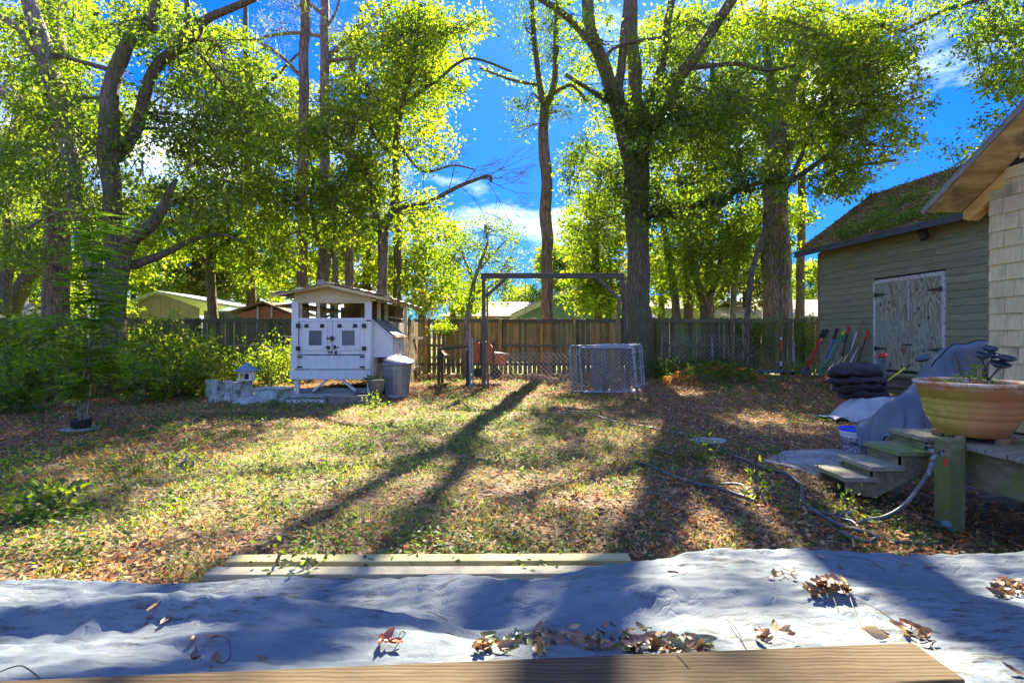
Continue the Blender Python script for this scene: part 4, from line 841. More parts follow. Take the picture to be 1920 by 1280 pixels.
# bucket
bc = GP(1608, 851); bc.z = g1(bc.x, bc.y); t = thing('plastic_bucket', bc, 'white plastic tub with a bright blue rim and purple speckled print', 'bucket')
def bucketmat():
    m, tt, b, o = newmat('speckled_print'); v = coords(tt, rnd=False); sx = nd(tt, 'ShaderNodeSeparateXYZ'); tt.links.new(v, sx.inputs[0])
    n_ = noisef(tt, v, 62, 3, .8); sp = ramp(tt, n_, [(.47, (.70, .70, .74)), (.51, (.10, .05, .14))])
    mr = nd(tt, 'ShaderNodeMapRange'); mr.inputs[1].default_value = .185; mr.inputs[2].default_value = .19; tt.links.new(sx.outputs['Z'], mr.inputs[0])
    c = mixc(tt, mr.outputs[0], sp, (.75, .76, .80)); mr2 = nd(tt, 'ShaderNodeMapRange'); mr2.inputs[1].default_value = .07; mr2.inputs[2].default_value = .0; tt.links.new(sx.outputs['Z'], mr2.inputs[0])
    tt.links.new(c, b.inputs['Base Color']); b.inputs['Roughness'].default_value = .45; return m
MB().lathe([(.125, 0), (.13, .005), (.158, .20), (.16, .215), (.166, .22), (.166, .25), (.155, .25), (.15, .1), (0, .1)], bc, 40).build('tub', bucketmat(), t, smooth=True)
MB().lathe([(.168, .247), (.172, .25), (.172, .266), (.160, .270), (.150, .266), (.148, .25)], bc, 40).build('rim', pm('bright_blue_plastic', (.01, .04, .50), (.02, .07, .62), 4, .4), t, smooth=True)
MB().lathe([(.148, .235), (.08, .243), (0, .245)], bc, 30).build('contents', pm('lilac_contents', (.4, .36, .5), (.6, .55, .7), 8, .5), t)
mb = MB()
for i, (a_, b_) in enumerate(((-2.05, -1.92), (-1.88, -1.70), (-1.66, -1.45), (-1.4, -1.2))):
    for zz in (.165, .18): mb.tube([bc+Vector((math.cos(q)*.157, math.sin(q)*.157, zz)) for q in np.linspace(a_, b_, 4)], .0028, 4)
mb.build('print_lines', pm('maroon_print', (.3, .03, .12), (.4, .05, .18), 4, .5), t)
# red crate, silver sheet, black bundle
CYb = 7.7; M_crate = pm('faded_red_crate', (.28, .07, .05), (.40, .13, .09), 5, .6, var=.05); M_tanp = pm('tan_plastic', (.20, .14, .08), (.30, .22, .13), 5, .6)
a = P(1600, 782, CYb); b = P(1690, 747, CYb); t = thing('storage_crate', ((a.x+b.x)/2, CYb, 0), 'dull red storage crate under the black folded bundle', 'crate')
zc0, zc1 = .03, b.z
MB().box(((a.x+b.x)/2, CYb, (zc0+zc1)/2), (b.x-a.x, .04, zc1-zc0)).build('front_panel', M_tanp, t, bevel=.004); MB().box(((a.x+b.x)/2, CYb+.42, (zc0+zc1)/2), (b.x-a.x, .03, zc1-zc0)).build('rear_panel', M_crate, t)
for xx in (a.x, b.x): MB().box((xx, CYb+.2, (zc0+zc1)/2), (.03, .42, zc1-zc0)).build('side_panel', M_crate, t)
MB().box(((a.x+b.x)/2, CYb-.01, zc1-.03), (b.x-a.x+.02, .05, .04)).build('rim', M_crate, t, bevel=.005); MB().box(((a.x+b.x)/2-.05, CYb-.03, zc1-.09), (.26, .03, .05)).build('handle', M_crate, t, bevel=.005)
M_black = pm('black_folded_fabric', (.012, .014, .018), (.035, .038, .045), 5, .6, bst=.8, bdist=.02, c3=(.12, .10, .08), c3scale=3, c3th=(.68, .8), var=.1)
t = thing('folded_bundle', (P(1607, 0, CYb).x, CYb+.2, zc1), 'stack of crumpled black landscape fabric bags on the red crate', 'bundle')
z_ = zc1+.0
for i, (cx, w_, h_) in enumerate(((1618, .36, .13), (1610, .41, .11), (1606, .44, .11), (1603, .40, .17))):
    c = P(cx, 0, CYb+.15); c.z = z_+h_/2
    def bl(u, v, c=c, w_=w_, h_=h_, i=i):
        th = u*2*math.pi; ph = (v-.5)*math.pi; cs = math.copysign(abs(math.cos(ph))**.5, math.cos(ph)); x_ = math.cos(th)*cs*w_; y_ = math.sin(th)*cs*w_*.62; z__ = math.sin(ph)*h_*.62
        nn = mnoise.noise(Vector((x_*7+i*3, y_*7, z__*14+i)))*.055+mnoise.noise(Vector((x_*16, y_*20+i, z__*30)))*.03
        return c+Vector((x_*(1+nn*2), y_*(1+nn*3), z__+nn*.9-.04*(x_/w_)**2))
    MB().grid(bl, 48, 20).build('bag', M_black, t, smooth=True); z_ += h_*.93
M_silv = pm('silver_plastic_sheet', (.34, .38, .45), (.52, .56, .64), 5, .32, bst=.7, bdist=.012, fine=9)
def sil(u, v):
    px = 1542+150*u; top = [768, 762, 750, 742, 738, 740][min(5, int(u*5.99))]
    x0 = P(px, 0, CYb-.1).x; ztop = zc1+.02; f_ = max(0, min(1, (u-.22)/.25)); yy = CYb-.28+.55*v; base = .03+.02*math.sin(u*20)
    edge = max(0, min(1, (v*.55-.02-.14*(1-f_))/.16)); z = base+(ztop-base)*f_*max(0, min(1, (v-.12)/.22))
    return Vector((x0+.04*math.sin(v*7), yy-.12*(1-u), z+.02*math.sin(u*17+v*4)+.01*math.sin(v*23+u*9)))
o = MB().grid(sil, 44, 22).build('plastic_sheet', M_silv, loc=P(1575, 770, CYb), smooth=True); tag(o, 'crumpled silver plastic sheet hanging out under the black bundle', 'sheet'); m = o.modifiers.new('s', 'SOLIDIFY'); m.thickness = .003

# ---------------------------------------------------------------- tools leaning on the shed
CM = {}
def cmat(k, c, r_=.45, me=0):
    if k not in CM: CM[k] = pm(k, tuple(q*.85 for q in c), tuple(min(1, q*1.1) for q in c), 8, r_, metal=me, var=.03, bst=.1)
    return CM[k]
CR = lambda: cmat('red_paint', (.55, .03, .02)); CB = lambda: cmat('blue_paint', (.03, .12, .55)); CG = lambda: cmat('green_paint', (.02, .28, .16)); CK = lambda: cmat('black_grip', (.025, .025, .03))
CW = lambda: cmat('pale_wood_handle', (.42, .34, .24), .7); CS = lambda: cmat('grey_handle', (.30, .32, .33), .5); CBR = lambda: cmat('brown_handle', (.20, .12, .08), .7); CL = lambda: cmat('lime_grip', (.45, .6, .03)); CY_ = lambda: cmat('yellow_handle', (.65, .58, .02)); CT = lambda: cmat('teal_handle', (.15, .33, .33)); CHD = lambda: cmat('steel_head', (.12, .13, .14), .5, .5)
def tool(a, b, hm, label, grip=None, glen=.14, head=None, r=.018, dy=0, twin=0, gripb=None):
    k = (a[0]-960)/F
    Yt = (WC.x+.128*WC.y-.06)/(k+.128); top = P(a[0], a[1], Yt-.05); kb = (b[0]-960)/F; Yb = min(Yt-.1, 13.6); bot = P(b[0], b[1], Yb-.15+dy)
    t = thing('garden_tool', bot, label, 'garden tool', 'long handled tools leaning on the shed wall'); d = (top-bot).normalized()
    for q in ((0,) if not twin else (-1, 1)):
        off = Vector((q*twin, 0, 0)); MB().tube([bot+off*.3, top+off], r, 8).build('handle', hm, t, smooth=True)
        if grip: MB().tube([top-d*glen+off, top+d*.02+off], r*1.6, 8).build('grip', grip, t, smooth=True)
    if gripb: MB().tube([bot, bot+d*.2], r*1.6, 8).build('lower_sleeve', gripb, t, smooth=True)
    if head == 'shovel':
        sx_ = Vector((1, 0, 0)); MB().prism([bot-sx_*.10+d*.06, bot-sx_*.11-d*.10, bot-sx_*.05-d*.17, bot+sx_*.05-d*.17, bot+sx_*.11-d*.10, bot+sx_*.10+d*.06], Vector((0, .02, .006))).build('blade', CHD(), t, bevel=.004)
    elif head == 'rake':
        MB().beam(bot-Vector((.2, 0, 0)), bot+Vector((.2, 0, 0)), .03, .03).build('head_bar', CHD(), t); mb = MB()
        for i in range(11): p = bot+Vector((-.2+i*.04, 0, 0)); mb.tube([p, p+Vector((0, -.06, -.04))], .005, 4)
        mb.build('tines', CHD(), t)
    elif head == 'blade':
        MB().prism([bot-Vector((.03, 0, 0)), bot-d*.22-Vector((.0, 0, 0)), bot-d*.2+Vector((.04, 0, 0)), bot+Vector((.03, 0, 0))], Vector((0, .012, 0))).build('blade', CHD(), t)
    return t
tool((1547, 619), (1512, 692), CR(), 'red twin handled post digger at the shed corner', CK(), .25, 'shovel', .022, twin=.045)
tool((1569, 618), (1550, 672), CB(), 'bright blue handled tool with black top grip', CK(), .28, None, .022)
tool((1584, 622), (1533, 706), CG(), 'green handled tool with lime tip, longest on the left', CL(), .12, None, .026)
tool((1591, 613), (1580, 668), CK(), 'black shaft with a fat red grip beside the green tool', CR(), .22, None, .018)
tool((1586, 633), (1557, 690), CS(), 'thin silver rod crossing below the green tool', CK(), .15, 'rake', .014)
tool((1606, 622), (1592, 680), cmat('white_pipe', (.55, .56, .58), .4), 'fat pale grey pipe standing among the tools', None, .1, None, .028)
tool((1617, 602), (1586, 690), CBR(), 'tallest brown wooden handle of the bunch', None, .1, 'shovel', .018)
tool((1628, 620), (1606, 685), CK(), 'dark shaft with red grip nearest the door trim', CR(), .24, None, .018)
tool((1632, 626), (1612, 684), CBR(), 'slim dark brown handle just left of the door trim', None, .1, None, .016)
tool((1584, 626), (1596, 656), CT(), 'short teal rod leaning the opposite way', None, .1, None, .012)
tool((1592, 655), (1545, 713), CW(), 'pale wooden handle with a red lower sleeve', None, .1, None, .02, -.5, gripb=CR())
tool((1603, 645), (1563, 704), CW(), 'pale handle with a dark head resting low on the bundle', None, .1, 'blade', .016, -.5)
tool((1611, 648), (1592, 684), cmat('white_handle', (.6, .6, .62), .5), 'short white painted handle in the middle of the bunch', None, .1, None, .016, -.2)
tool((1567, 668), (1521, 705), CBR(), 'low rake handle lying nearly flat by the shovels', None, .1, 'rake', .014, -.1)
tool((1604, 662), (1575, 700), cmat('orange_handle', (.45, .25, .1), .6), 'thin orange brown handle half hidden in the bunch', None, .1, None, .014, -.1)
a = P(1705, 684, 7.9); b = P(1659, 717, 7.9); t = thing('loppers', b, 'yellow handled pruner leaning beside the black bundle', 'pruner')
MB().tube([b, b.lerp(a, .86)], .014, 8).build('handle', CY_(), t, smooth=True); MB().tube([b.lerp(a, .84), a], .017, 8).build('grip', CK(), t, smooth=True)
t = thing('hand_truck', P(1656, 745, 8.2), 'dark twin tube trolley with a red hoop grip behind the black bundle', 'hand truck')
for px in (1649, 1658): MB().tube([P(px, 742, 8.2), P(px, 667, 8.3)], .026, 8).build('upright', cmat('slate_tube', (.10, .12, .14), .5), t, smooth=True)
MB().tube(smooth([P(1648, 668, 8.3), P(1649, 664, 8.3), P(1656, 663, 8.25), P(1663, 664, 8.2), P(1661, 668, 8.15), P(1652, 667, 8.2), P(1648, 668, 8.3)], 4), .018, 8).build('hoop_grip', CR(), t, smooth=True)
# low bench, stakes and junk by the right fence
t = thing('low_bench', P(1445, 705, 14.3), 'low dark slatted bed frame lying by the right fence', 'frame')
A = P(1408, 694, 14.6); B = P(1472, 694, 14.6)
for yy in (14.1, 14.35, 14.6): MB().beam((A.x, yy, A.z), (B.x, yy, A.z), .10, .03).build('slat', cmat('slate_blue_wood', (.10, .12, .15), .7), t)
for xx in (A.x+.05, B.x-.05):
    for yy in (14.1, 14.6): MB().beam((xx, yy, .0), (xx, yy, A.z-.016), .05, .05, (0, 1, 0)).build('leg', M_dark, t)
a = P(1464, 632, 15.4); t = thing('marker_stake', (a.x, 15.4, 0), 'red and white banded stake standing by the green fence', 'stake')
zs = [g1(a.x, 15.4), .42, .58, .85, a.z]
for z0_, z1_, m_ in ((zs[0], .35, CK()), (.35, .5, cmat('white_band', (.6, .6, .6))), (.5, .8, CK()), (.8, 1.15, CR()), (1.15, a.z, cmat('white_band', (.6, .6, .6)))): MB().tube([(a.x, 15.4, z0_), (a.x, 15.4, z1_)], .03, 10).build('band', m_, t)
for px, py in ((1488, 641), (1335, 634), (1396, 636)): a = P(px, py, 15.9); tag(MB().tube([(a.x+.03, 15.9, 0), (a.x, 15.9, a.z)], .026, 8).build('pipe_stake', M_galv, loc=(a.x, 15.9, 0), smooth=True), {1488: 'pale grey pipe stake right of the banded stake', 1335: 'thin white pipe stake in the chain link mesh', 1396: 'bent grey pipe stake beside the vine trunk'}[px], 'stake', 'pipe stakes by the right fence')
a, b = GP(1418, 692), GP(1510, 686); tag(MB().beam(a+Vector((0, 0, .08)), b+Vector((0, 0, .08)), .07, .05).build('plank', M_dark, loc=a), 'dark plank lying along the foot of the right fence', 'plank')

# ---------------------------------------------------------------- lumber on the ground, tarp, top plank
M_pine_b = pm('yellow_treated_timber', (.36, .31, .13), (.52, .46, .22), 3, .75, (.6, 8, 8), bst=.3, c3=(.22, .22, .08), c3scale=2.5, c3th=(.55, .72), var=.08)
M_pine_g = pm('grey_treated_timber', (.32, .29, .20), (.46, .42, .30), 3, .75, (.6, 8, 8), bst=.35, c3=(.15, .13, .07), c3scale=3.5, c3th=(.6, .72), var=.08)
def bd(xa, xb, y0, y1, z, th, ang, mat, lab):
    c = Vector(((xa+xb)/2, (y0+y1)/2, z)); tag(MB().box(c, (xb-xa, y1-y0, th), (0, 0, ang)).build('timber', mat, loc=c, bevel=.004), lab, 'timber', 'timbers lying along the tarp edge')
bd((430-960)/F*2.68, .62, 2.645, 2.735, .045, .04, .008, M_pine_b, 'yellow green timber farthest from the tarp')
bd((392-960)/F*2.54, .55, 2.50, 2.59, .045, .04, .008, M_pine_g, 'grey weathered timber nearest the tarp edge')
bd((392-960)/F*2.54+.02, .4, 2.475, 2.495, .02, .03, .006, M_pine_b, 'thin strip tucked under the near side of the grey timber')
def tarph(x, y):
    x = np.asarray(x, float); y = np.asarray(y, float)
    sR = 1/(1+np.exp(-(x-.35)/.16)); base = .07+.15*sR
    near = .385; q = np.clip((2.40-y)/1.15, 0, 1); h = base+(near-base)*q**1.25
    h = h+.055*np.exp(-((y-(1.78+.10*np.sin(x*1.15+.6)+.04*np.sin(x*3.1)))/.055)**2)*np.clip(.75-.5*x, 0, 1)+.03*np.exp(-np.abs(y-(1.52+.06*np.sin(x*1.7+2)))/.05)*np.clip(.5-.6*x, 0, 1)
    h = h+.045*np.sin(y*9.5+x*1.3+1.2*np.sin(x*1.1))*(.4+.6*(1-sR))*np.clip((y-1.3)*2, .15, 1)*np.exp(-((y-1.9)/.55)**2)*1.25
    h = h+.05*gauss(x, y, -.25, 2.15, .22)+.04*gauss(x, y, -1.1, 1.95, .3)-.045*gauss(x, y, .0, 1.75, .16)+.035*gauss(x, y, .35, 2.2, .12)-.03*gauss(x, y, .3, 1.5, .15)-.05*gauss(x, y, 1.9, 1.9, .2)
    h = h+.009*(vnoise(x*.6+y*.5, y*1.9, .15, 21)-.5)*2-.008*np.abs(vnoise(x*.5, y*2+x*.3, .11, 25)-.5)*2+.005*(vnoise(x*.8, y*1.5, .035, 22)-.5)*2+.004*np.sin(x*55+3*vnoise(x, y, .2, 23))*vnoise(x, y, .3, 24)
    return h
nu, nv = 420, 170; U_ = np.linspace(-3.4, 3.6, nu); V_ = np.linspace(0, 1, nv)
XX, VV = np.meshgrid(U_, V_, indexing='ij'); YY = .75+VV*1.67+(.03*np.sin(XX*2.1)+.02*np.sin(XX*5.3+1)+.02*(1/(1+np.exp(-(XX-.35)/.2))))*VV; ZZ = tarph(XX, YY)
e_ = np.clip((VV-.975)/.025, 0, 1); ZZ = ZZ*(1-e_)+.012*e_; YY = YY+.03*e_
idx = np.arange(nu*nv).reshape(nu, nv); Fc = np.stack([idx[:-1, :-1], idx[1:, :-1], idx[1:, 1:], idx[:-1, 1:]], -1).reshape(-1, 4)
def tarpmat():
    m, tt, b, o = newmat('silver_blue_tarp'); v = coords(tt, rnd=False); c = ramp(tt, noisef(tt, v, 2.5, 8, .65), [(.3, (.115, .155, .195)), (.7, (.21, .245, .275))])
    wp = nd(tt, 'ShaderNodeTexNoise'); wp.inputs['Scale'].default_value = 9; wp.inputs['Detail'].default_value = 9; wp.inputs['Roughness'].default_value = .75
    mp_ = coords(tt, (1.0, 5, 5), False); tt.links.new(mp_, wp.inputs['Vector'])
    st = mixc(tt, 1, ramp(tt, wp.outputs[0], [(.50, (0, 0, 0)), (.62, (1, 1, 1))]), ramp(tt, noisef(tt, v, 1.1, 3), [(.40, (.10, .10, .10)), (.56, (.95, .95, .95))]), 'MULTIPLY'); c = mixc(tt, st, c, (.06, .055, .045))
    tt.links.new(c, b.inputs['Base Color']); b.inputs['Roughness'].default_value = .62; b.inputs['Specular IOR Level'].default_value = .12
    wv = nd(tt, 'ShaderNodeTexWave', wave_type='BANDS', bands_direction='X'); wv.inputs['Scale'].default_value = 60; wv.inputs['Distortion'].default_value = 2.5; tt.links.new(v, wv.inputs['Vector'])
    cr = nd(tt, 'ShaderNodeTexVoronoi', feature='DISTANCE_TO_EDGE'); cr.inputs['Scale'].default_value = 5; dm = nd(tt, 'ShaderNodeVectorMath', operation='ADD'); dn = nd(tt, 'ShaderNodeTexNoise'); dn.inputs['Scale'].default_value = 3; dn.inputs['Detail'].default_value = 4; tt.links.new(v, dn.inputs['Vector']); tt.links.new(coords(tt, (.6, 1.6, 1), False), dm.inputs[0]); tt.links.new(dn.outputs['Color'], dm.inputs[1]); tt.links.new(dm.outputs[0], cr.inputs['Vector']); crs = ramp(tt, cr.outputs[0], [(0, (0, 0, 0)), (.09, (1, 1, 1))])
    h = mixc(tt, .35, mixc(tt, .3, noisef(tt, coords(tt, (1, 2.5, 1), False), 30, 9, .75), wv.outputs['Fac']), crs); bump(tt, b, h, .5, .008); return m
M_tarp = tarpmat()
o = npmesh('tarp', np.stack([XX, YY, ZZ], -1).reshape(-1, 3), Fc, M_tarp, loc=(0, 1.6, .2)); tag(o, 'crumpled silver blue tarp spread over the low pile in the foreground', 'tarp'); o.data.polygons.foreach_set('use_smooth', [True]*len(o.data.polygons))
m = o.modifiers.new('s', 'SOLIDIFY'); m.thickness = .003; m.offset = -1
def plankmat():
    m, tt, b, o = newmat('ridged_brown_plank'); v = coords(tt, (.35, 1, 1), False); f = noisef(tt, coords(tt, (.9, 14, 14), False), 4, 8, .65, .8)
    wv = nd(tt, 'ShaderNodeTexWave', wave_type='BANDS', bands_direction='Y'); wv.inputs['Scale'].default_value = 24; wv.inputs['Distortion'].default_value = 4; wv.inputs['Detail'].default_value = 3; wv.inputs['Detail Scale'].default_value = 1.1; tt.links.new(v, wv.inputs['Vector'])
    c = mixc(tt, .40, ramp(tt, f, [(.3, (.06, .042, .024)), (.7, (.15, .11, .065))]), ramp(tt, wv.outputs['Fac'], [(.05, (.05, .03, .014)), (.45, (.15, .112, .068))]))
    tt.links.new(c, b.inputs['Base Color']); b.inputs['Roughness'].default_value = .85; b.inputs['Specular IOR Level'].default_value = .12; bump(tt, b, mixc(tt, .65, wv.outputs['Fac'], f), .35, .004); return m
ang = math.atan2(1.295-1.15, 1.013+1.15); ux = Vector((math.cos(ang), math.sin(ang), 0)); uy = Vector((-ux.y, ux.x, 0)); zt = .45
A = Vector((1.013, 1.295, zt)); B = A-ux*3.2
o = MB().prism([A, A-uy*.142, B-uy*.142, B], (0, 0, -.04)).build('plank', plankmat(), loc=A.lerp(B, .5)-Vector((0, 0, .04)), bevel=.004); tag(o, 'brown ridged plank lying across the very front over the tarp', 'plank')
# leaves and stems lying on the tarp
M_lbig = leafmat('fallen_leaf', .2, (1.3, 1.15, .7), .35, .08)
def TP(px, py, dz=0.0):
    Y = 1.8
    for _ in range(25): X = (px-960)/F*Y; Y = .5*Y+.5*(CAMH-float(tarph(X, Y)))*F/(py-HY)
    X = (px-960)/F*Y; return Vector((X, Y, float(tarph(X, Y))+dz))
def bigleaf(c, ln, wd, col, parent=None, label=None, grp=None, up=.5, name='leaf'):
    d = Vector((random.uniform(-1, 1), random.uniform(-1, 1), random.uniform(-.1, up))).normalized(); u = Vector((random.uniform(-.6, .6), random.uniform(-.9, .2), 1)); s = d.cross(u).normalized(); u = s.cross(d); curl = random.uniform(.05, .3); V = []; Fc = []; m_ = 7
    for i in range(m_):
        q = i/(m_-1); w_ = wd*math.sin(math.pi*min(1, q*.96+.02))**.8*.5; cz = curl*ln*((q-.5)*2)**2*.4
        for k in (-1, 0, 1): V.append(c+d*ln*(q-.5)+s*w_*k+u*(cz+(abs(k)*wd*.18)+random.uniform(-.001, .001)))
    for i in range(m_-1):
        for k in (0, 1): a_ = i*3+k; Fc.append((a_, a_+1, a_+4, a_+3))
    col = np.array(col)*random.uniform(.75, 1.2); cc = np.tile(col, (len(V), 1)); cc[1::3] *= 1.25
    o = npmesh(name, np.array([list(v) for v in V]), Fc, M_lbig, cc, parent, c if parent is None else None); o.data.polygons.foreach_set('use_smooth', [True]*len(o.data.polygons))
    if label: tag(o, label, 'leaf', grp)
    return o
BR = [(.30, .16, .07), (.42, .26, .12), (.22, .10, .05), (.50, .34, .17), (.16, .09, .05)]; GR_ = [(.10, .13, .04), (.16, .18, .05), (.20, .22, .10)]
def heap(px0, px1, py0, py1, n, label, pal, size=(.035, .06), zt_=.03, name='leaf_pile'):
    c = TP((px0+px1)/2, (py0+py1)/2); t = thing(name, c, label, 'leaf pile', 'heaps of fallen leaves on the tarp')
    for i in range(n):
        q = random.uniform(0, 1); px = px0+(px1-px0)*q; py = py1-(py1-py0)*random.random()*math.sin(math.pi*min(.97, max(.03, q)))**.5
        p_ = TP(px, py, random.uniform(.006, zt_)); l_ = random.uniform(*size); bigleaf(p_, l_, l_*random.uniform(.35, .5), random.choice(pal(px)), t)
    return t
heap(895, 1330, 1186, 1226, 175, 'long heap of green and brown leaves caught behind the plank', lambda px: (GR_+BR[:1]) if px < 1000 else (BR if px < 1110 else (GR_+BR if px < 1200 else BR[:3]+GR_)))
heap(1515, 1592, 1092, 1118, 46, 'small dense heap of tan leaves on the upper tarp', lambda px: BR, (.035, .06))
heap(1450, 1498, 1072, 1088, 12, 'loose pinch of dry leaves left of the tan heap', lambda px: BR, (.03, .05))
heap(1860, 1925, 1092, 1120, 60, 'dark brown heap of leaves at the right edge of the tarp', lambda px: BR[:3]+[(.12, .07, .04)], (.03, .05))
heap(1622, 1740, 1178, 1206, 14, 'sparse brown leaves just above the plank end', lambda px: BR, (.04, .07))
heap(1425, 1490, 1182, 1212, 14, 'little brown tuft of leaves above the plank joint', lambda px: BR, (.03, .05))
heap(702, 746, 1204, 1218, 6, 'reddish curled leaf spray on the left half of the tarp', lambda px: [(.35, .10, .05), (.28, .09, .05)], (.035, .055))
heap(360, 420, 1242, 1252, 5, 'three dark leaves beside the plank at left', lambda px: [(.16, .08, .05)], (.03, .045))
for px, py, col, lab in ((289, 1140, (.50, .32, .12), 'single tan leaf lying flat on the pale upper tarp'), (310, 1166, (.16, .11, .07), 'dark leaf lying below the single tan leaf'), (362, 1202, (.2, .1, .06), 'small curled leaf at the head of a stem, left'), (395, 1198, (.22, .11, .06), 'round curled leaf at the tip of a looping stem'), (493, 1240, (.12, .09, .06), 'dark crumb of leaf left of the tarp middle'), (1262, 1077, (.22, .08, .05), 'tiny dark red leaf high on the tarp'), (1690, 1066, (.3, .2, .1), 'curled brown leaf near the far right tarp edge'), (1700, 1060, (.2, .22, .1), 'olive leaf touching the far right tarp edge'), (1575, 1065, (.25, .15, .08), 'flat brown leaf above the small dense heap'), (1130, 1226, (.2, .09, .05), 'dark leaf overhanging the plank edge mid way'), (1900, 1262, (.14, .07, .05), 'lone dark leaf on the tarp below the plank end'), (1540, 1046, (.3, .2, .12), 'small pale leaf on the far tarp rim'), (1740, 1065, (.4, .2, .08), 'orange leaf at the right of the far tarp rim')):
    bigleaf(TP(px, py, .008 if px != 1130 else .02), .045, .018, col, None, lab, 'single leaves on the tarp', .15, 'fallen_leaf')
M_stem = pm('dry_stem', (.07, .055, .04), (.16, .13, .09), 9, .8)
for pix, lab in (([(360, 1204), (366, 1222), (378, 1240), (398, 1252)], 'dark stem left of the looping one'), ([(396, 1200), (425, 1208), (432, 1225), (420, 1246), (400, 1252)], 'looping thin stem on the left tarp'), ([(742, 1212), (752, 1196), (760, 1186)], 'short forked stem of the reddish leaf spray'), ([(1360, 1165), (1380, 1190), (1402, 1222)], 'thin stem slanting in the middle of the tarp'), ([(1590, 1110), (1600, 1150), (1625, 1195), (1640, 1215)], 'long thin stem running down from the tan heap'), ([(1552, 1108), (1562, 1130), (1572, 1146)], 'short stem dropping from the tan heap'), ([(1600, 1125), (1640, 1150), (1680, 1166)], 'long stem crossing towards the sparse leaves'), ([(1570, 1046), (1620, 1056), (1660, 1068)], 'dark stem lying on the far rim of the tarp'), ([(0, 1266), (40, 1263), (75, 1272)], 'dark stem at the lower left corner of the tarp'), ([(1705, 1194), (1735, 1212), (1760, 1226)], 'dark stem trailing over the plank end'), ([(800, 1150), (815, 1160), (840, 1163)], 'tiny pale stem near the centre of the tarp')):
    pts = [TP(a_, b_, .01+.012*math.sin(i*2)) for i, (a_, b_) in enumerate(pix)]; tag(MB().tube(smooth(pts, 4), .0016, 5).build('dry_stem', M_stem, loc=pts[0]), lab, 'stem', 'dry stems on the tarp')

# ---------------------------------------------------------------- neighbouring houses beyond the fence
M_hwall = pm('pale_green_board', (.20, .30, .25), (.28, .39, .33), 2, .8, var=.05); M_hcream = pm('cream_wall', (.44, .38, .36), (.54, .47, .44), 2, .8, var=.05)
M_htan = pm('tan_shingle_roof', (.36, .30, .22), (.50, .43, .33), 12, .9, var=.05); M_hgrey = pm('grey_brown_shingle_roof', (.26, .22, .19), (.40, .35, .31), 12, .9, var=.05); M_hwht = pm('white_metal_roof', (.55, .56, .56), (.72, .73, .73), 2, .5, var=.05)
M_trimw = pm('pale_trim', (.55, .52, .42), (.66, .64, .54), 4, .7, var=.03)
t = thing('neighbour_house', (4, 30, 0), 'pale green gabled house beyond the centre fence', 'house'); Y0 = 30
ap, lf = P(1085, 535, Y0), P(958, 596, Y0); rt = Vector((2*ap.x-lf.x, Y0, lf.z))
MB().prism([(lf.x+.3, Y0, -.2), (rt.x-.3, Y0, -.2), (rt.x-.3, Y0, lf.z), (ap.x, Y0, ap.z-.15), (lf.x+.3, Y0, lf.z)], (0, .2, 0)).build('gable_wall', M_hwall, t)
for q in np.arange(lf.x+.5, rt.x-.4, .42):
    zz = lf.z+(ap.z-lf.z-.15)*(1-abs(q-ap.x)/(ap.x-lf.x)); MB().box((q, Y0-.02, zz/2-.1), (.05, .04, zz-.1)).build('batten', M_hwall, t)
for e in (lf, rt): MB().beam(Vector((e.x, Y0-.3, e.z)), Vector((ap.x, Y0-.3, ap.z)), .06, .28).build('rake_board', M_trimw, t)
for e in (lf, rt): MB().prism([Vector((e.x, Y0-.3, e.z+.12)), Vector((ap.x, Y0-.3, ap.z+.12)), Vector((ap.x, Y0-.3, ap.z+.22)), Vector((e.x, Y0-.3, e.z+.22))], (0, 9, 0)).build('roof_slope', M_hgrey, t)
a, b = P(1079, 561, Y0), P(1091, 541, Y0); wf = MB().box(((a.x+b.x)/2, Y0-.04, (a.z+b.z)/2), (b.x-a.x+.14, .05, b.z-a.z+.14)).build('window', M_trimw, t)
for i in range(6): MB().box(((a.x+b.x)/2, Y0-.08, a.z+.06+(b.z-a.z-.1)*i/5), (b.x-a.x, .03, .05), (.4, 0, 0)).build('louvre', M_hgrey, wf)
a = P(820, 592, 34); b = P(905, 566, 38); c_ = P(1000, 566, 38)
t = thing('neighbour_house', (a.x+3, 36, 0), 'long grey brown hip roofed house behind the left post of the swing frame', 'house')
MB().prism([Vector((a.x+.4, 34.3, -.2)), Vector((6, 34.3, -.2)), Vector((6, 34.3, a.z)), Vector((a.x+.4, 34.3, a.z))], (0, 7, 0)).build('wall', M_hcream, t)
mb = MB(); mb.v = [Vector((a.x, 34, a.z)), Vector((7, 34, a.z)), Vector((7, 42, a.z)), Vector((a.x, 42, a.z)), Vector((b.x, 38, b.z)), Vector((6, 38, b.z))]; mb.f = [[0, 1, 5, 4], [1, 2, 5], [2, 3, 4, 5], [3, 0, 4], [3, 2, 1, 0]]; mb.build('roof', M_hgrey, t)
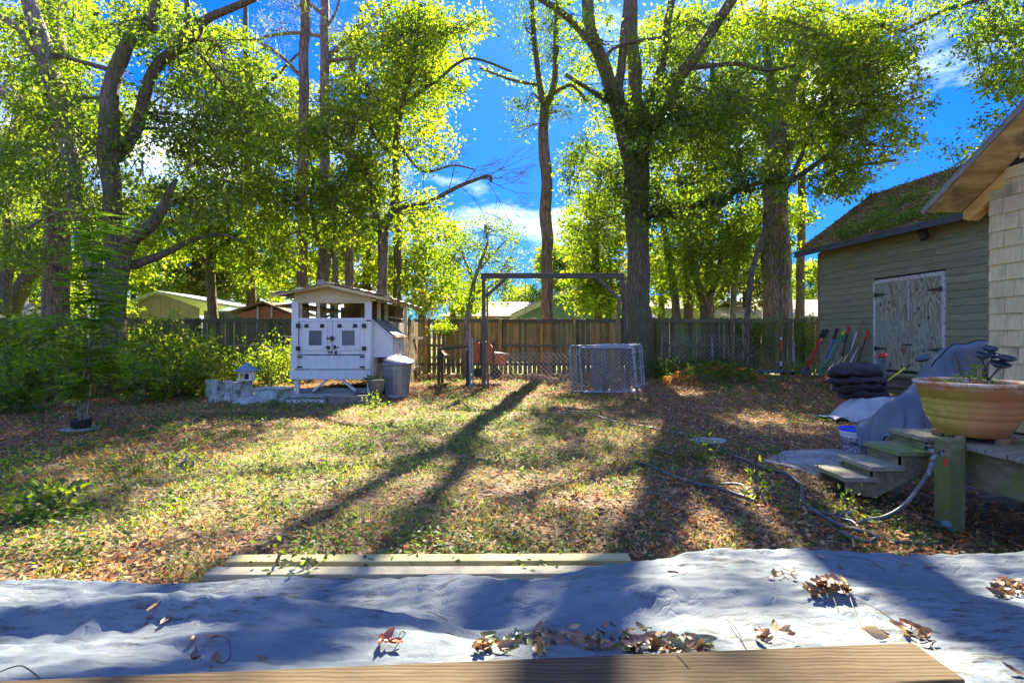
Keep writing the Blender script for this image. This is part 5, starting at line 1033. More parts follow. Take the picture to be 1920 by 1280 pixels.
# cream house with white metal roof at left
Y0 = 27; ap, lf = P(303, 553, Y0), P(236, 577, Y0); rt = Vector((2*ap.x-lf.x, Y0, lf.z)); fr = P(452, 579, Y0)
t = thing('neighbour_house', (ap.x+2, Y0, 0), 'cream house with a long white metal roof left of the coop', 'house')
MB().prism([(lf.x, Y0, -.2), (rt.x, Y0, -.2), (rt.x, Y0, lf.z), (ap.x, Y0, ap.z), (lf.x, Y0, lf.z)], (0, .2, 0)).build('gable_wall', M_hcream, t)
for q in np.arange(lf.x+.3, rt.x, .5):
    zz = lf.z+(ap.z-lf.z)*(1-abs(q-ap.x)/(ap.x-lf.x)); MB().box((q, Y0-.02, zz/2-.1), (.04, .04, zz-.12)).build('batten', M_hcream, t)
MB().prism([Vector((lf.x-.4, Y0-.4, lf.z-.1)), Vector((ap.x, Y0-.4, ap.z+.05)), Vector((ap.x, Y0-.4, ap.z+.2)), Vector((lf.x-.4, Y0-.4, lf.z+.05))], (0, 8, 0)).build('roof_slope', M_hwht, t)
MB().prism([Vector((ap.x, Y0-.4, ap.z+.05)), Vector((fr.x, Y0-.4, fr.z)), Vector((fr.x, Y0-.4, fr.z+.12)), Vector((ap.x, Y0-.4, ap.z+.2))], (0, 8, 0)).build('roof_slope', M_hwht, t)
MB().box(((rt.x+fr.x)/2-.2, Y0+1, fr.z/2-.1), (fr.x-rt.x, .2, fr.z+.1)).build('side_wall', M_hcream, t); MB().box((P(400, 0, Y0).x, Y0+.86, P(0, 594, Y0).z), (1.6, .08, .5)).build('window', M_glass, t)
t = thing('garden_shed', (P(483, 0, 22).x, 22, 0), 'small orange shed roof peeking over the fence left of the coop', 'shed'); Y0 = 22
a, b, c_ = P(434, 588, Y0), P(497, 568, Y0), P(552, 590, Y0); M_osh = pm('orange_shed_board', (.45, .12, .04), (.58, .20, .08), 4, .7); M_brn = pm('rusty_brown_roof', (.20, .11, .05), (.34, .20, .10), 9, .8)
MB().prism([(a.x+.3, Y0, -.2), (c_.x-.3, Y0, -.2), (c_.x-.3, Y0, a.z), (b.x, Y0, b.z-.1), (a.x+.3, Y0, a.z)], (0, 2.4, 0)).build('wall', M_osh, t)
for e in (a, c_): MB().prism([Vector((e.x, Y0-.3, e.z)), Vector((b.x, Y0-.3, b.z)), Vector((b.x, Y0-.3, b.z+.08)), Vector((e.x, Y0-.3, e.z+.08))], (0, 3, 0)).build('roof_slope', M_brn, t)
for xx in (b.x-.3, b.x+.3): MB().box((xx, Y0-.03, a.z-.2), (.08, .05, 1.0)).build('trim', M_trimw, t)
# far left mossy roof and right tan roofs
t = thing('neighbour_house', (-22, 25, 0), 'low mossy shingle roofed building at the far left behind the pine', 'house'); Y0 = 24
a, b = P(-60, 532, Y0), P(90, 590, Y0-3)
MB().prism([Vector((a.x-2, Y0, a.z)), Vector((P(8, 0, Y0).x, Y0, a.z-.1)), Vector((b.x, Y0-3, b.z)), Vector((a.x-2, Y0-3, b.z-.5))], (0, 0, -.12)).build('roof', pm('mossy_dappled_roof', (.22, .20, .14), (.42, .36, .26), 7, .9, c3=(.12, .14, .05), c3scale=1.2), t)
MB().box((a.x+1, Y0-1, .6), (5, 2, 1.5)).build('wall', M_hcream, t)
t = thing('neighbour_house', (14, 27, 0), 'long tan roofed house behind the twin trunked pine at right', 'house'); Y0 = 26
a, b = P(1338, 592, Y0), P(1700, 592, Y0); c_, d_ = P(1352, 562, Y0+4), P(1700, 562, Y0+4)
MB().prism([a, b, d_, c_], (0, 0, -.12)).build('roof', M_htan, t); MB().box(((a.x+b.x)/2, Y0+.5, a.z/2-.1), (b.x-a.x-.5, .2, a.z+.1)).build('wall', M_hcream, t)
t = thing('neighbour_house', (9.5, 33, 0), 'hazy white walled house glimpsed right of the big oak', 'house'); Y0 = 33
a, b = P(1215, 596, Y0), P(1345, 596, Y0); MB().box(((a.x+b.x)/2, Y0, P(0, 580, Y0).z/2), (b.x-a.x, 4, P(0, 580, Y0).z)).build('wall', M_hwht, t)
MB().prism([P(1205, 580, Y0-2.3), P(1350, 580, Y0-2.3), P(1335, 562, Y0), P(1225, 562, Y0)], (0, .1, .08)).build('roof', M_hgrey, t)

# ---------------------------------------------------------------- trees
def spline(pts, k=7):
    out = []; m = len(pts)
    for i in range(m-1):
        p0, p1, p2, p3 = pts[max(i-1, 0)], pts[i], pts[i+1], pts[min(i+2, m-1)]
        for j in range(k):
            u = j/k; out.append(.5*((2*p1)+(p2-p0)*u+(2*p0-5*p1+4*p2-p3)*u*u+(3*p1-p0-3*p2+p3)*u**3))
    out.append(pts[-1]); return out
def limbpts(pix, Y):
    A = []; RR = []
    for q in pix:
        yy = Y+(q[3] if len(q) > 3 else 0); A.append(P(q[0], q[1], yy)); RR.append(q[2]*yy/F)
    S = spline(A); k = (len(S)-1)/(len(RR)-1); r = [RR[min(int(i/k), len(RR)-2)]+(RR[min(int(i/k), len(RR)-2)+1]-RR[min(int(i/k), len(RR)-2)])*(i/k-min(int(i/k), len(RR)-2)) for i in range(len(S))]
    S = [p+Vector((mnoise.noise(p*.9), mnoise.noise(p*.9+Vector((9, 0, 0))), 0))*rr*.25 for p, rr in zip(S, r)]
    return S, r
PAL = {'oak': [(.095, .160, .030), (.125, .195, .034), (.072, .130, .028), (.16, .22, .038)], 'lime': [(.13, .195, .024), (.165, .225, .030), (.10, .165, .022), (.19, .23, .04)],
       'dark': [(.050, .095, .03), (.068, .115, .034), (.04, .08, .025)], 'far': [(.135, .195, .035), (.17, .22, .04), (.10, .155, .03)], 'pine': [(.05, .085, .03), (.08, .11, .04), (.11, .13, .05)], 'olive': [(.10, .12, .035), (.07, .10, .03), (.13, .12, .05)]}
SUMMARY = []; CLUMPS = 44
def tree(name, label, cat, Y, trunk, limbs=(), regions=(), bark=None, pal='oak', leaf=.085, grp=None, base=True, ivy=None, needles=False, wd=.5, cover=1.0, trunkname='trunk'):
    bark = bark or M_oak; px0 = trunk[0][0]; t = thing(name, (P(px0, 0, Y).x, Y, g1(P(px0, 0, Y).x, Y)), label, cat, grp)
    tp = list(trunk)
    if base: tp = [(px0, HY+(CAMH+.15)*F/Y, trunk[0][2]*1.35)]+[(px0, HY+(CAMH-.35)*F/Y, trunk[0][2]*1.06)]+tp
    allp = []
    S, r = limbpts(tp, Y); MB().tube(S, r, 16, .16).build(trunkname, bark, t, smooth=True); allp += list(zip(S, r))
    for lb in limbs:
        S, r = limbpts(lb, Y); MB().tube(S, r, 9, .16).build('limb', bark, t, smooth=True); allp += list(zip(S, r))
    tw = MB(); Cc = []; Cn = []; Cr = []
    for rg in regions:
        cx, cy_, rx, ry, yy, dY, dens = rg; c = P(cx, cy_, yy)
        bp, br = min(allp, key=lambda q: (q[0]-c).length-q[1]*2); mid = bp.lerp(c, .5)+Vector((random.uniform(-.3, .3), random.uniform(-.3, .3), random.uniform(0, .5)))
        bl = (c-bp).length; r0 = min(br*.5, .035+.008*bl); S2 = spline([bp, mid, c], 5); MB_ = MB().tube(S2, [r0*(1-.75*i/(len(S2)-1)) for i in range(len(S2))], 6, .1).build('branch', bark, t, smooth=True)
        m2 = Y/F; area = math.pi*rx*ry*(yy/F)**2; ncl = int(max(6, area*dens*cover*CLUMPS))
        th = RNG.random(ncl*2)*6.283; rr = np.sqrt(RNG.random(ncl*2)); X = cx+np.cos(th)*rr*rx; Z = cy_+np.sin(th)*rr*ry
        edge = rr; keep = (vnoise(X, Z, 34, len(SUMMARY)+3)*.6+vnoise(X, Z, 14, 5)*.4) > (.30+.22*edge**3); X, Z = X[keep][:ncl], Z[keep][:ncl]
        ydepth = yy+RNG.normal(0, 1, len(X))*dY*.5
        for x_, z_, y_ in zip(X, Z, ydepth):
            p = P(x_, z_, y_); Cc.append(p); rc = random.uniform(.18, .38)*(yy/12)**.35; Cr.append(rc); Cn.append(random.randint(14, 30))
            if random.random() < .36:
                q = random.choice(S2[4:]); 
                if random.random() < .3: q = min(random.sample(Cc, min(5, len(Cc))), key=lambda v: (v-p).length)
                if .2 < (q-p).length < 3.2: tw.tube([q, q.lerp(p, .5)+Vector((random.uniform(-.1, .1), random.uniform(-.1, .1), random.uniform(-.02, .12))), p+(p-q)*.12], [.013, .009, .004], 4, caps=False)
    if Cc:
        if tw.v: o = tw.build('twigs', bark, t); o['kind'] = 'stuff'
        Cc = np.array([list(v) for v in Cc]); Cn = np.array(Cn); Cr = np.array(Cr); I = np.repeat(np.arange(len(Cc)), Cn); n = len(I)
        pal_ = np.array(PAL[pal]); base_ = pal_[RNG.integers(0, len(pal_), len(Cc))]*RNG.uniform(.75, 1.25, (len(Cc), 1))
        off = RNG.normal(0, 1, (n, 3))*[1, 1, .6]*Cr[I][:, None]*.62; C_ = Cc[I]+off
        if needles:
            d = off+RNG.normal(0, .25, (n, 3))*Cr[I][:, None]; ln = RNG.uniform(.7, 1.2, n)*leaf*2.0; wdv = np.full(n, .016)
        else:
            d = off*.8+rdir(n)*.25*1+[0, 0, -.12]; ln = RNG.uniform(.5, 1.4, n)*leaf; wdv = ln*wd*RNG.uniform(.8, 1.2, n)
        U = rdir(n)*.75+[0, -.35, .8]
        V, Fc, cc = leaf2(C_, d, U, ln, wdv, base_[I]*RNG.uniform(.7, 1.3, (n, 1)), .18)
        o = npmesh('crown', V, Fc, M_leaf, cc, t); SUMMARY.append((label, n))
    if ivy:
        a0, a1, n, rr_, ln_, pl = ivy; S = [q for q in allp if a0 <= q[0].z <= a1]; k = RNG.integers(0, len(S), n); th = RNG.random(n)*6.283
        B_ = np.array([list(S[i][0]) for i in k]); rad = np.array([S[i][1] for i in k])*1.02+np.abs(RNG.normal(0, rr_, n)); nrm = np.stack([np.cos(th), np.sin(th), np.zeros(n)], 1)
        B_ = B_+nrm*rad[:, None]+[0, 0, 1]*RNG.uniform(-.2, .2, (n, 1)); pal_ = np.array(PAL[pl])
        V, Fc, cc = leaf2(B_, rdir(n)+[0, 0, -.6], nrm+rdir(n)*.5, RNG.uniform(.7, 1.2, n)*ln_, RNG.uniform(.5, .8, n)*ln_, pal_[RNG.integers(0, len(pal_), n)]*RNG.uniform(.7, 1.3, (n, 1)), .15)
        npmesh('ivy', V, Fc, M_leaf, cc, t)
    return t
# left group
tree('oak_tree', 'gnarled main oak at left with a sawn off vertical stub and a bent right limb', 'tree', 12.0,
     [(216, 640, 20), (214, 560, 19), (216, 500, 18), (212, 440, 15), (212, 360, 15), (206, 280, 17), (206, 200, 15), (215, 150, 13), (232, 100, 12), (246, 68, 10)],
     [[(222, 505, 14), (240, 455, 13), (262, 440, 12), (285, 420, 11), (302, 395, 10), (315, 365, 7), (332, 335, 3)], [(232, 500, 9, .2), (270, 490, 8, .3), (320, 470, 6, .5), (358, 450, 4.5, .6), (410, 440, 3, .7), (460, 455, 1.5, .8)],
      [(216, 300, 11, .4), (255, 240, 11, .5), (285, 140, 10, .5), (320, 100, 10, .5), (360, 78, 9, .5), (385, 40, 8, .5), (430, 18, 7, .4), (480, -4, 6, .4)], [(330, 95, 6, .6), (350, 40, 6, .8), (350, -20, 4, 1)], [(284, 60, 9, .3), (290, 10, 8, .2), (300, -40, 7, .2)]],
     [(300, 230, 150, 90, 12.9, 1.6, 0.496), (150, 300, 110, 120, 12.5, 1.4, 0.496), (390, 300, 120, 90, 13.3, 1.6, 0.465), (420, 130, 110, 80, 13.5, 1.6, 0.372), (330, 380, 130, 60, 12.9, 1.4, 0.465), (260, 60, 120, 70, 12.8, 1.6, 0.465), (110, 180, 90, 80, 12.7, 1.4, 0.434), (60, 90, 90, 90, 13.1, 1.5, 0.31), (460, 230, 90, 70, 13.8, 1.5, 0.372), (200, 420, 100, 50, 12.1, 1, 0.372)],
     M_oak, 'oak', .12)
tree('oak_tree', 'slanting grey trunked oak leaning up to the top left corner', 'tree', 12.6,
     [(208, 600, 15), (180, 520, 14), (158, 450, 13), (140, 360, 13), (128, 270, 14), (108, 180, 15), (82, 90, 14), (58, 20, 13), (40, -50, 11)], [[(128, 250, 8, .2), (60, 210, 6, .3), (0, 170, 5, .4)], [(100, 160, 7, .2), (40, 60, 6, .3), (0, 30, 4, .4)]],
     [(60, 330, 90, 90, 13.7, 1.5, 0.465), (20, 230, 70, 80, 13.9, 1.5, 0.372), (90, 30, 90, 50, 14.1, 1.4, 0.341), (40, 440, 70, 60, 13.7, 1.4, 0.465), (170, 130, 60, 70, 14.1, 1.2, 0.31)], M_grey, 'oak', .12)
tree('pine_tree', 'dark straight pine behind the leaning oak at far left', 'tree', 15.6, [(106, 600, 22), (106, 450, 20), (106, 300, 19), (104, 120, 17), (98, 0, 15), (95, -120, 13)], [], [(60, -40, 90, 50, 15.6, 1.5, 0.31)], M_pine, 'pine', .12, needles=True)
tree('leaning_tree', 'smooth trunk leaning right at the far left edge', 'tree', 19, [(22, 590, 14), (45, 530, 13), (85, 490, 11), (120, 455, 9)], [], [(70, 500, 60, 40, 19, 1, 0.434), (40, 420, 70, 50, 19, 1, 0.434)], M_oak, 'far', .12, base=False)
tree('young_tree', 'upright brown trunk cut by the left edge of the picture', 'tree', 18, [(6, 590, 11), (10, 520, 10), (16, 460, 8), (14, 400, 6)], [], [(20, 370, 60, 60, 18, 1, 0.434)], M_oak, 'far', .12, base=False)
# middle back
tree('pine_tree', 'slim reddish pine rising behind the coop roof', 'tree', 19, [(567, 560, 10), (567, 400, 9.5), (568, 250, 9), (570, 120, 8.5), (573, 0, 8), (574, -80, 7)], [[(570, 150, 4), (520, 100, 3.5, .5), (470, 70, 2.5, 1)]], [(560, 20, 60, 40, 19, 1.5, .25)], M_pine, 'pine', .12, 'slim pines behind the coop', needles=True)
tree('pine_tree', 'pale slim pine with long bare side branches', 'tree', 20, [(605, 560, 8), (607, 430, 8), (608, 300, 9), (609, 160, 9), (608, 60, 8), (608, -60, 7)],
     [[(610, 110, 5), (650, 75, 5, .3), (695, 35, 4, .6), (740, 0, 3, 1)], [(609, 115, 4), (660, 108, 3.5, -.4), (720, 92, 3, -.8), (760, 78, 2, -1)], [(608, 70, 4), (560, 62, 3.5, .5), (500, 68, 2.5, 1), (488, 75, 1.5, 1)], [(609, 30, 4), (570, 0, 3, .5), (540, -20, 2, .8)], [(609, 150, 3), (640, 190, 2.5, .3), (668, 240, 1.6, .5)], [(608, 60, 3), (630, 20, 2.5), (640, -20, 2)]],
     [(680, 60, 80, 50, 20, 2, .35), (600, 190, 80, 50, 20, 2, .2), (520, 60, 50, 40, 20, 1.5, .2)], M_pineg, 'pine', .12, 'slim pines behind the coop', needles=True)
tree('pine_tree', 'grey pine trunk right of the coop ridge, hidden higher up', 'tree', 21, [(655, 560, 8), (655, 480, 8), (656, 400, 7.5), (658, 250, 7), (660, 100, 6)], [], [(690, 170, 60, 60, 21, 1.5, .2)], M_pineg, 'pine', .12, 'slim pines behind the coop', needles=True)
tree('young_tree', 'thin mossy trunk just left of the grey pine', 'tree', 20, [(630, 560, 5), (629, 480, 5), (626, 400, 4)], [], [(610, 420, 55, 45, 19, 1.5, .55)], M_grey, 'lime', .12)
tree('crooked_tree', 'crooked smooth tree curving up behind the coop ridge', 'tree', 16, [(603, 560, 10), (606, 510, 11), (612, 485, 9), (604, 468, 6), (590, 430, 4), (585, 380, 3.5), (588, 330, 3)], [[(612, 488, 6), (624, 470, 4), (628, 430, 3.5), (626, 380, 3)], [(586, 400, 3), (540, 360, 2.5), (500, 330, 2)]],
     [(560, 370, 90, 60, 15.5, 1.8, .6), (500, 330, 70, 50, 15.2, 1.5, .5), (650, 330, 80, 60, 16, 1.8, .7), (560, 270, 80, 40, 15.6, 1.5, .5), (520, 460, 60, 50, 16, 1.6, .5), (480, 400, 60, 40, 16, 1.6, .5)], M_oak, 'lime', .125)
tree('maple_tree', 'forked dark maple with glowing lime leaves right of the coop', 'tree', 14.8,
     [(716, 570, 9), (717, 520, 9), (718, 470, 9), (719, 432, 10)], [[(719, 432, 7), (704, 400, 6), (694, 370, 5), (692, 330, 4.5), (670, 300, 4), (620, 260, 3, .3), (570, 235, 2.5, .5)], [(720, 432, 8), (738, 390, 7), (742, 330, 6.5), (742, 270, 6), (750, 210, 6), (768, 140, 6), (782, 80, 5), (790, 10, 4)],
      [(736, 395, 4), (775, 385, 4, -.2), (805, 378, 4, -.3), (840, 360, 4, -.4), (870, 345, 3.5, -.5), (915, 330, 3.2, -.6), (920, 342, 2.5, -.6)], [(742, 300, 4), (700, 250, 3.5, .2), (690, 200, 3, .4)], [(750, 200, 4), (820, 150, 3, -.3), (880, 110, 2.5, -.5), (960, 135, 2, -.6)], [(742, 260, 3), (790, 320, 2.5), (850, 310, 2), (890, 318, 1.5)]],
     [(770, 60, 110, 75, 14.8, 2, 0.936), (700, 180, 90, 60, 15, 2, 0.78), (800, 160, 80, 60, 14.6, 1.8, 0.715), (790, 270, 70, 50, 14.8, 1.6, 0.585), (660, 250, 100, 55, 15.2, 2, 0.95), (740, 400, 110, 45, 15, 1.8, 0.78), (640, 410, 80, 60, 15.4, 1.8, 0.845), (690, 340, 60, 50, 15, 1.5, 0.78), (870, 60, 60, 40, 14.6, 1.4, 0.65)], M_oak, 'lime', .125)
# bare twigs beside it
mb = MB(); t = thing('dead_branches', P(900, 340, 14.2), 'bare grey twigs spreading against the blue sky right of the maple', 'branch')
def bare(a, ang, ln, r, d):
    b = a+Vector((math.cos(ang)*ln, random.uniform(-.2, .2)*ln, math.sin(ang)*ln)); mb.tube([a, a.lerp(b, .5)+Vector((0, 0, random.uniform(-.06, .06)*ln)), b], [r, r*.8, r*.6], 4, caps=False)
    if d:
        for q in range(random.choice((2, 3))): bare(b if q == 0 else a.lerp(b, random.uniform(.3, .9)), ang+random.uniform(-.75, .75), ln*random.uniform(.6, .85), r*.62, d-1)
for a_, an in (((915, 330), .5), ((905, 330), -.5), ((870, 345), .9), ((840, 360), 1.3), ((860, 348), -.7), ((915, 342), -1.0), ((900, 335), .1)): bare(P(a_[0], a_[1], 14.3), an, .62, .016, 4)
mb.build('twigs', M_grey, t)
tree('small_tree', 'small slender tree with airy leaves left of the swing frame', 'tree', 15.6, [(874, 640, 6), (876, 600, 5), (884, 560, 5), (890, 525, 4), (902, 490, 3), (915, 455, 2.5)], [[(889, 530, 3), (876, 500, 2.4), (866, 470, 2)], [(886, 552, 2.5), (930, 530, 2), (960, 500, 1.5)], [(895, 510, 2), (930, 470, 1.6), (950, 450, 1)]],
     [(915, 440, 60, 50, 15.6, 1, .7), (940, 500, 45, 40, 15.6, 1, .65), (860, 490, 50, 55, 15.8, 1, .8), (945, 555, 34, 30, 15.4, .8, .7), (890, 560, 40, 30, 15.4, .8, .6)], M_grey, 'oak', .09)
tree('pine_tree', 'tall bare pine trunk rising through the swing frame against blue sky', 'tree', 17.6,
     [(1025, 600, 11.5), (1026, 520, 11), (1026, 450, 11), (1023, 390, 11), (1025, 340, 10.5), (1020, 280, 10), (1021, 200, 9)], [[(1021, 205, 7), (1014, 170, 6), (1005, 110, 5), (1000, 40, 4.5), (996, -30, 4)], [(1022, 200, 7), (1038, 165, 6, .2), (1042, 110, 5, .3), (1044, 40, 5, .3), (1046, -30, 4, .3)], [(1014, 160, 3), (960, 150, 2.5), (900, 128, 2, .2)], [(1030, 182, 3.5), (1070, 160, 3, -.4), (1100, 190, 3, -.6)]],
     [(1000, 60, 45, 55, 17.4, 1.2, .28), (1045, 90, 45, 70, 17.4, 1.2, .32), (985, 200, 32, 40, 17.4, 1, .45), (975, 240, 22, 22, 17.4, .8, .4), (1050, 210, 30, 30, 17.4, 1, .4), (1000, 0, 70, 30, 17.4, 1, .22)], M_pine, 'dark', .10, ivy=(8.2, 14, 1300, .12, .11, 'oak'))
# the big oak
tree('oak_tree', 'huge multi stemmed oak right of the swing frame with ivy in its fork', 'tree', 16.1,
     [(1200, 620, 22), (1199, 540, 21), (1198, 470, 20), (1196, 410, 21), (1192, 350, 23), (1188, 290, 25), (1180, 230, 27)],
     [[(1170, 240, 16), (1150, 185, 13), (1135, 130, 12), (1118, 80, 11), (1104, 30, 11), (1100, -40, 10)], [(1172, 230, 12, -.4), (1160, 170, 9, -.5), (1166, 110, 8, -.5), (1172, 50, 8, -.5), (1180, -30, 7, -.5)], [(1188, 230, 15, .2), (1190, 160, 13, .3), (1186, 90, 12, .3), (1184, 20, 11, .3), (1184, -40, 10, .3)],
      [(1196, 250, 12, -.2), (1226, 170, 9, -.4), (1243, 110, 8, -.5), (1250, 50, 7, -.5), (1264, -20, 6, -.5)], [(1200, 300, 14, -.3), (1225, 240, 12, -.5), (1262, 160, 12, -.8), (1300, 110, 11, -1), (1340, 50, 10, -1.2), (1385, -20, 9, -1.4)], [(1130, 110, 9, -.2), (1090, 60, 7, -.6), (1050, 22, 6, -1), (1000, -10, 5, -1.2)],
      [(1142, 190, 5), (1100, 165, 4, -.4), (1060, 140, 3.5, -.6)], [(1214, 405, 6, -.1), (1262, 395, 6, -.6), (1320, 380, 6, -1), (1355, 372, 5, -1.2), (1400, 350, 4, -1.4), (1475, 330, 2.5, -1.6)], [(1165, 200, 5, -.5), (1140, 100, 3, -.8), (1240, 70, 3, -1)], [(1282, 130, 5, -.9), (1380, 120, 4, -1.2), (1440, 132, 3, -1.5), (1500, 120, 2, -1.7)], [(1220, 245, 6, -.6), (1270, 240, 4, -.9), (1310, 210, 3, -1)]],
     [(1280, 230, 110, 90, 15.2, 2, .72), (1360, 180, 120, 80, 14.8, 2, .7), (1120, 330, 70, 80, 16.6, 1.6, .62), (1100, 420, 55, 60, 16.8, 1.4, .6), (1250, 400, 90, 60, 15.6, 1.6, .55), (1300, 60, 100, 60, 15.6, 1.8, .55), (1130, 90, 90, 60, 15.6, 1.6, .26), (1400, 330, 90, 60, 14.8, 1.6, .6), (1080, 30, 80, 40, 15.4, 1.4, .24), (1230, 230, 60, 40, 15, 1, .9)],
     M_oak, 'oak', .125, ivy=(5.0, 8.8, 3600, .22, .13, 'dark'))
tree('pine_tree', 'thick twin stemmed reddish pine with hanging vines left of the shed', 'tree', 18.6,
     [(1452, 600, 22), (1451, 520, 21), (1452, 430, 21), (1455, 340, 21), (1458, 260, 20), (1462, 210, 18)], [[(1474, 640, 13, -.3), (1472, 560, 12, -.35), (1470, 480, 11, -.35), (1466, 400, 11, -.3), (1466, 300, 10, -.2)], [(1462, 215, 9), (1440, 120, 7), (1432, 30, 6), (1430, -30, 5)], [(1464, 215, 12), (1480, 170, 10, -.3), (1500, 110, 8, -.5), (1510, 30, 7, -.5)], [(1470, 290, 8, -.2), (1510, 240, 7, -.6), (1555, 185, 6, -1), (1600, 120, 5, -1.2)], [(1436, 60, 4), (1400, 30, 3), (1390, 0, 2)]],
     [(1440, 90, 90, 60, 18, 2, .45), (1500, 250, 60, 60, 20, 1.5, .5)], M_pineg, 'oak', .12, ivy=(3.0, 12, 2200, .16, .14, 'oak'))
tree('maple_tree', 'broad bright crowned maple spreading above the shed roof', 'tree', 15.2,
     [(1400, 620, 5), (1404, 560, 5), (1412, 500, 5), (1432, 440, 5), (1455, 390, 5), (1480, 345, 5), (1540, 300, 4), (1600, 240, 3.5)], [[(1540, 300, 3), (1600, 310, 2.5, -.3), (1680, 300, 2, -.6)], [(1480, 345, 4), (1530, 230, 4), (1580, 150, 3.5), (1650, 70, 3)], [(1580, 160, 3), (1660, 130, 2.5, -.4), (1720, 90, 2, -.6)], [(1600, 240, 2.5), (1680, 200, 2, -.3), (1730, 180, 1.5, -.5)]],
     [(1560, 200, 120, 70, 14.8, 2, .8), (1640, 130, 100, 70, 14.4, 1.8, .8), (1620, 270, 110, 50, 14.6, 1.6, .65), (1540, 90, 110, 60, 15, 2, .8), (1690, 200, 60, 50, 14.2, 1.4, .6), (1565, 330, 75, 50, 15, 1.5, .55), (1660, 50, 90, 45, 14.4, 1.6, .7), (1420, 410, 70, 60, 20.5, 1.4, .55), (1480, 40, 90, 50, 15.4, 1.6, .7), (1600, 350, 70, 30, 14.8, 1, .4)], M_oak, 'lime', .125, trunkname='trunk')
tree('oak_tree', 'overhanging oak boughs in the top right corner above the shed', 'tree', 13.5,
     [(2100, 400, 14), (2090, 200, 13), (2060, 60, 12)], [[(2085, 150, 8), (2000, 80, 6), (1920, 60, 4), (1850, 70, 3)], [(2085, 190, 7), (2000, 170, 5), (1930, 160, 4), (1870, 150, 2)], [(2090, 260, 6), (2000, 250, 4), (1900, 240, 3), (1830, 285, 2), (1790, 310, 1.5)], [(2065, 80, 6), (1950, -10, 4), (1800, 10, 3), (1690, 60, 3)]],
     [(1860, 70, 75, 55, 13.2, 1.5, .8), (1890, 160, 60, 45, 13, 1.2, .75), (1840, 10, 110, 40, 13.4, 1.5, .7), (1870, 240, 60, 26, 13, 1, .55), (1805, 290, 38, 18, 13, .8, .5), (1940, 110, 60, 90, 13, 1.2, .7), (1905, 300, 60, 50, 16, 1, .6)], M_oak, 'oak', .115)
tree('slim_tree', 'thin leaning trunk among the bright leaves right of the big oak', 'tree', 19, [(1268, 600, 8), (1262, 540, 7), (1250, 460, 6), (1240, 400, 5)], [[(1262, 540, 4), (1290, 470, 3), (1300, 420, 2.5)]], [(1260, 480, 60, 60, 18.5, 1.4, .6)], M_oak, 'far', .12, 'slim trunks right of the big oak')
tree('slim_tree', 'thicker forked trunk behind the green fence, middle of the right fence', 'tree', 19.5, [(1322, 610, 9), (1318, 560, 8), (1300, 500, 6), (1290, 440, 5)], [[(1320, 580, 6), (1345, 520, 5), (1352, 460, 4)]], [(1330, 470, 60, 60, 19, 1.4, .6), (1300, 540, 50, 30, 19, 1.2, .5)], M_oak, 'far', .12, 'slim trunks right of the big oak')
tree('slim_tree', 'short bright trunk close left of the twin pine', 'tree', 20, [(1374, 600, 6), (1376, 540, 5), (1380, 470, 4)], [], [(1380, 480, 55, 60, 19.5, 1.4, .6)], M_grey, 'far', .12, 'slim trunks right of the big oak')
# mid distance trees that close the view beyond the fence
tree('background_tree', 'tall airy tree filling the sky left of the slim pines', 'tree', 23, [(470, 600, 9), (468, 400, 8), (466, 250, 7), (462, 120, 5), (460, 0, 4)], [[(466, 260, 5), (400, 180, 4), (350, 120, 3)], [(464, 200, 4), (520, 140, 3), (560, 100, 2)]], [(400, 130, 110, 90, 23, 2, .5), (300, 60, 110, 70, 23, 2, .4), (480, 180, 90, 80, 23, 2, .55), (420, 300, 110, 70, 23, 2, .6), (540, 200, 60, 60, 23, 2, .45)], M_oak, 'far', .16, 'trees beyond the back fence', cover=.7, wd=.6)
tree('background_tree', 'tall tree behind the leaning oak in the upper left corner', 'tree', 24, [(150, 600, 9), (150, 400, 8), (148, 250, 7), (146, 100, 5)], [], [(60, 130, 110, 110, 24, 2, .5), (170, 220, 100, 90, 24, 2, .55), (150, 50, 110, 60, 24, 2, .45), (40, 290, 90, 70, 24, 2, .55)], M_oak, 'far', .16, 'trees beyond the back fence', cover=.7, wd=.6)
tree('background_tree', 'high crowned tree behind the coop with leaves against the sky', 'tree', 22, [(745, 600, 8), (745, 420, 7), (742, 260, 6), (740, 120, 4)], [], [(690, 110, 90, 60, 22, 2, .5), (640, 250, 90, 50, 22, 2, .55), (760, 200, 80, 90, 22, 2, .55), (800, 80, 80, 70, 22, 2, .5), (600, 330, 80, 50, 22, 2, .5)], M_oak, 'lime', .16, 'trees beyond the back fence', cover=.7, wd=.6)
tree('background_tree', 'high crowned tree closing the sky behind the big oak', 'tree', 22, [(1330, 600, 8), (1332, 400, 7), (1334, 260, 6), (1336, 120, 4)], [], [(1240, 120, 70, 100, 22, 2, .4), (1340, 60, 100, 60, 22, 2, .5), (1380, 180, 90, 90, 22, 2, .55), (1300, 260, 110, 70, 22, 2, .6), (1150, 260, 60, 60, 22, 2, .45), (1100, 160, 40, 60, 22, 2, .25)], M_oak, 'far', .16, 'trees beyond the back fence', cover=.7, wd=.6)
tree('background_tree', 'high crowned tree closing the sky between twin pine and shed', 'tree', 22, [(1500, 600, 8), (1502, 400, 7), (1504, 260, 6), (1506, 120, 4)], [], [(1530, 60, 100, 60, 22, 2, .55), (1500, 200, 80, 100, 22, 2, .55), (1480, 420, 50, 50, 22, 2, .5), (1620, 110, 90, 70, 22, 2, .5), (1560, 300, 60, 60, 22, 2, .4)], M_oak, 'lime', .16, 'trees beyond the back fence', cover=.7, wd=.6)
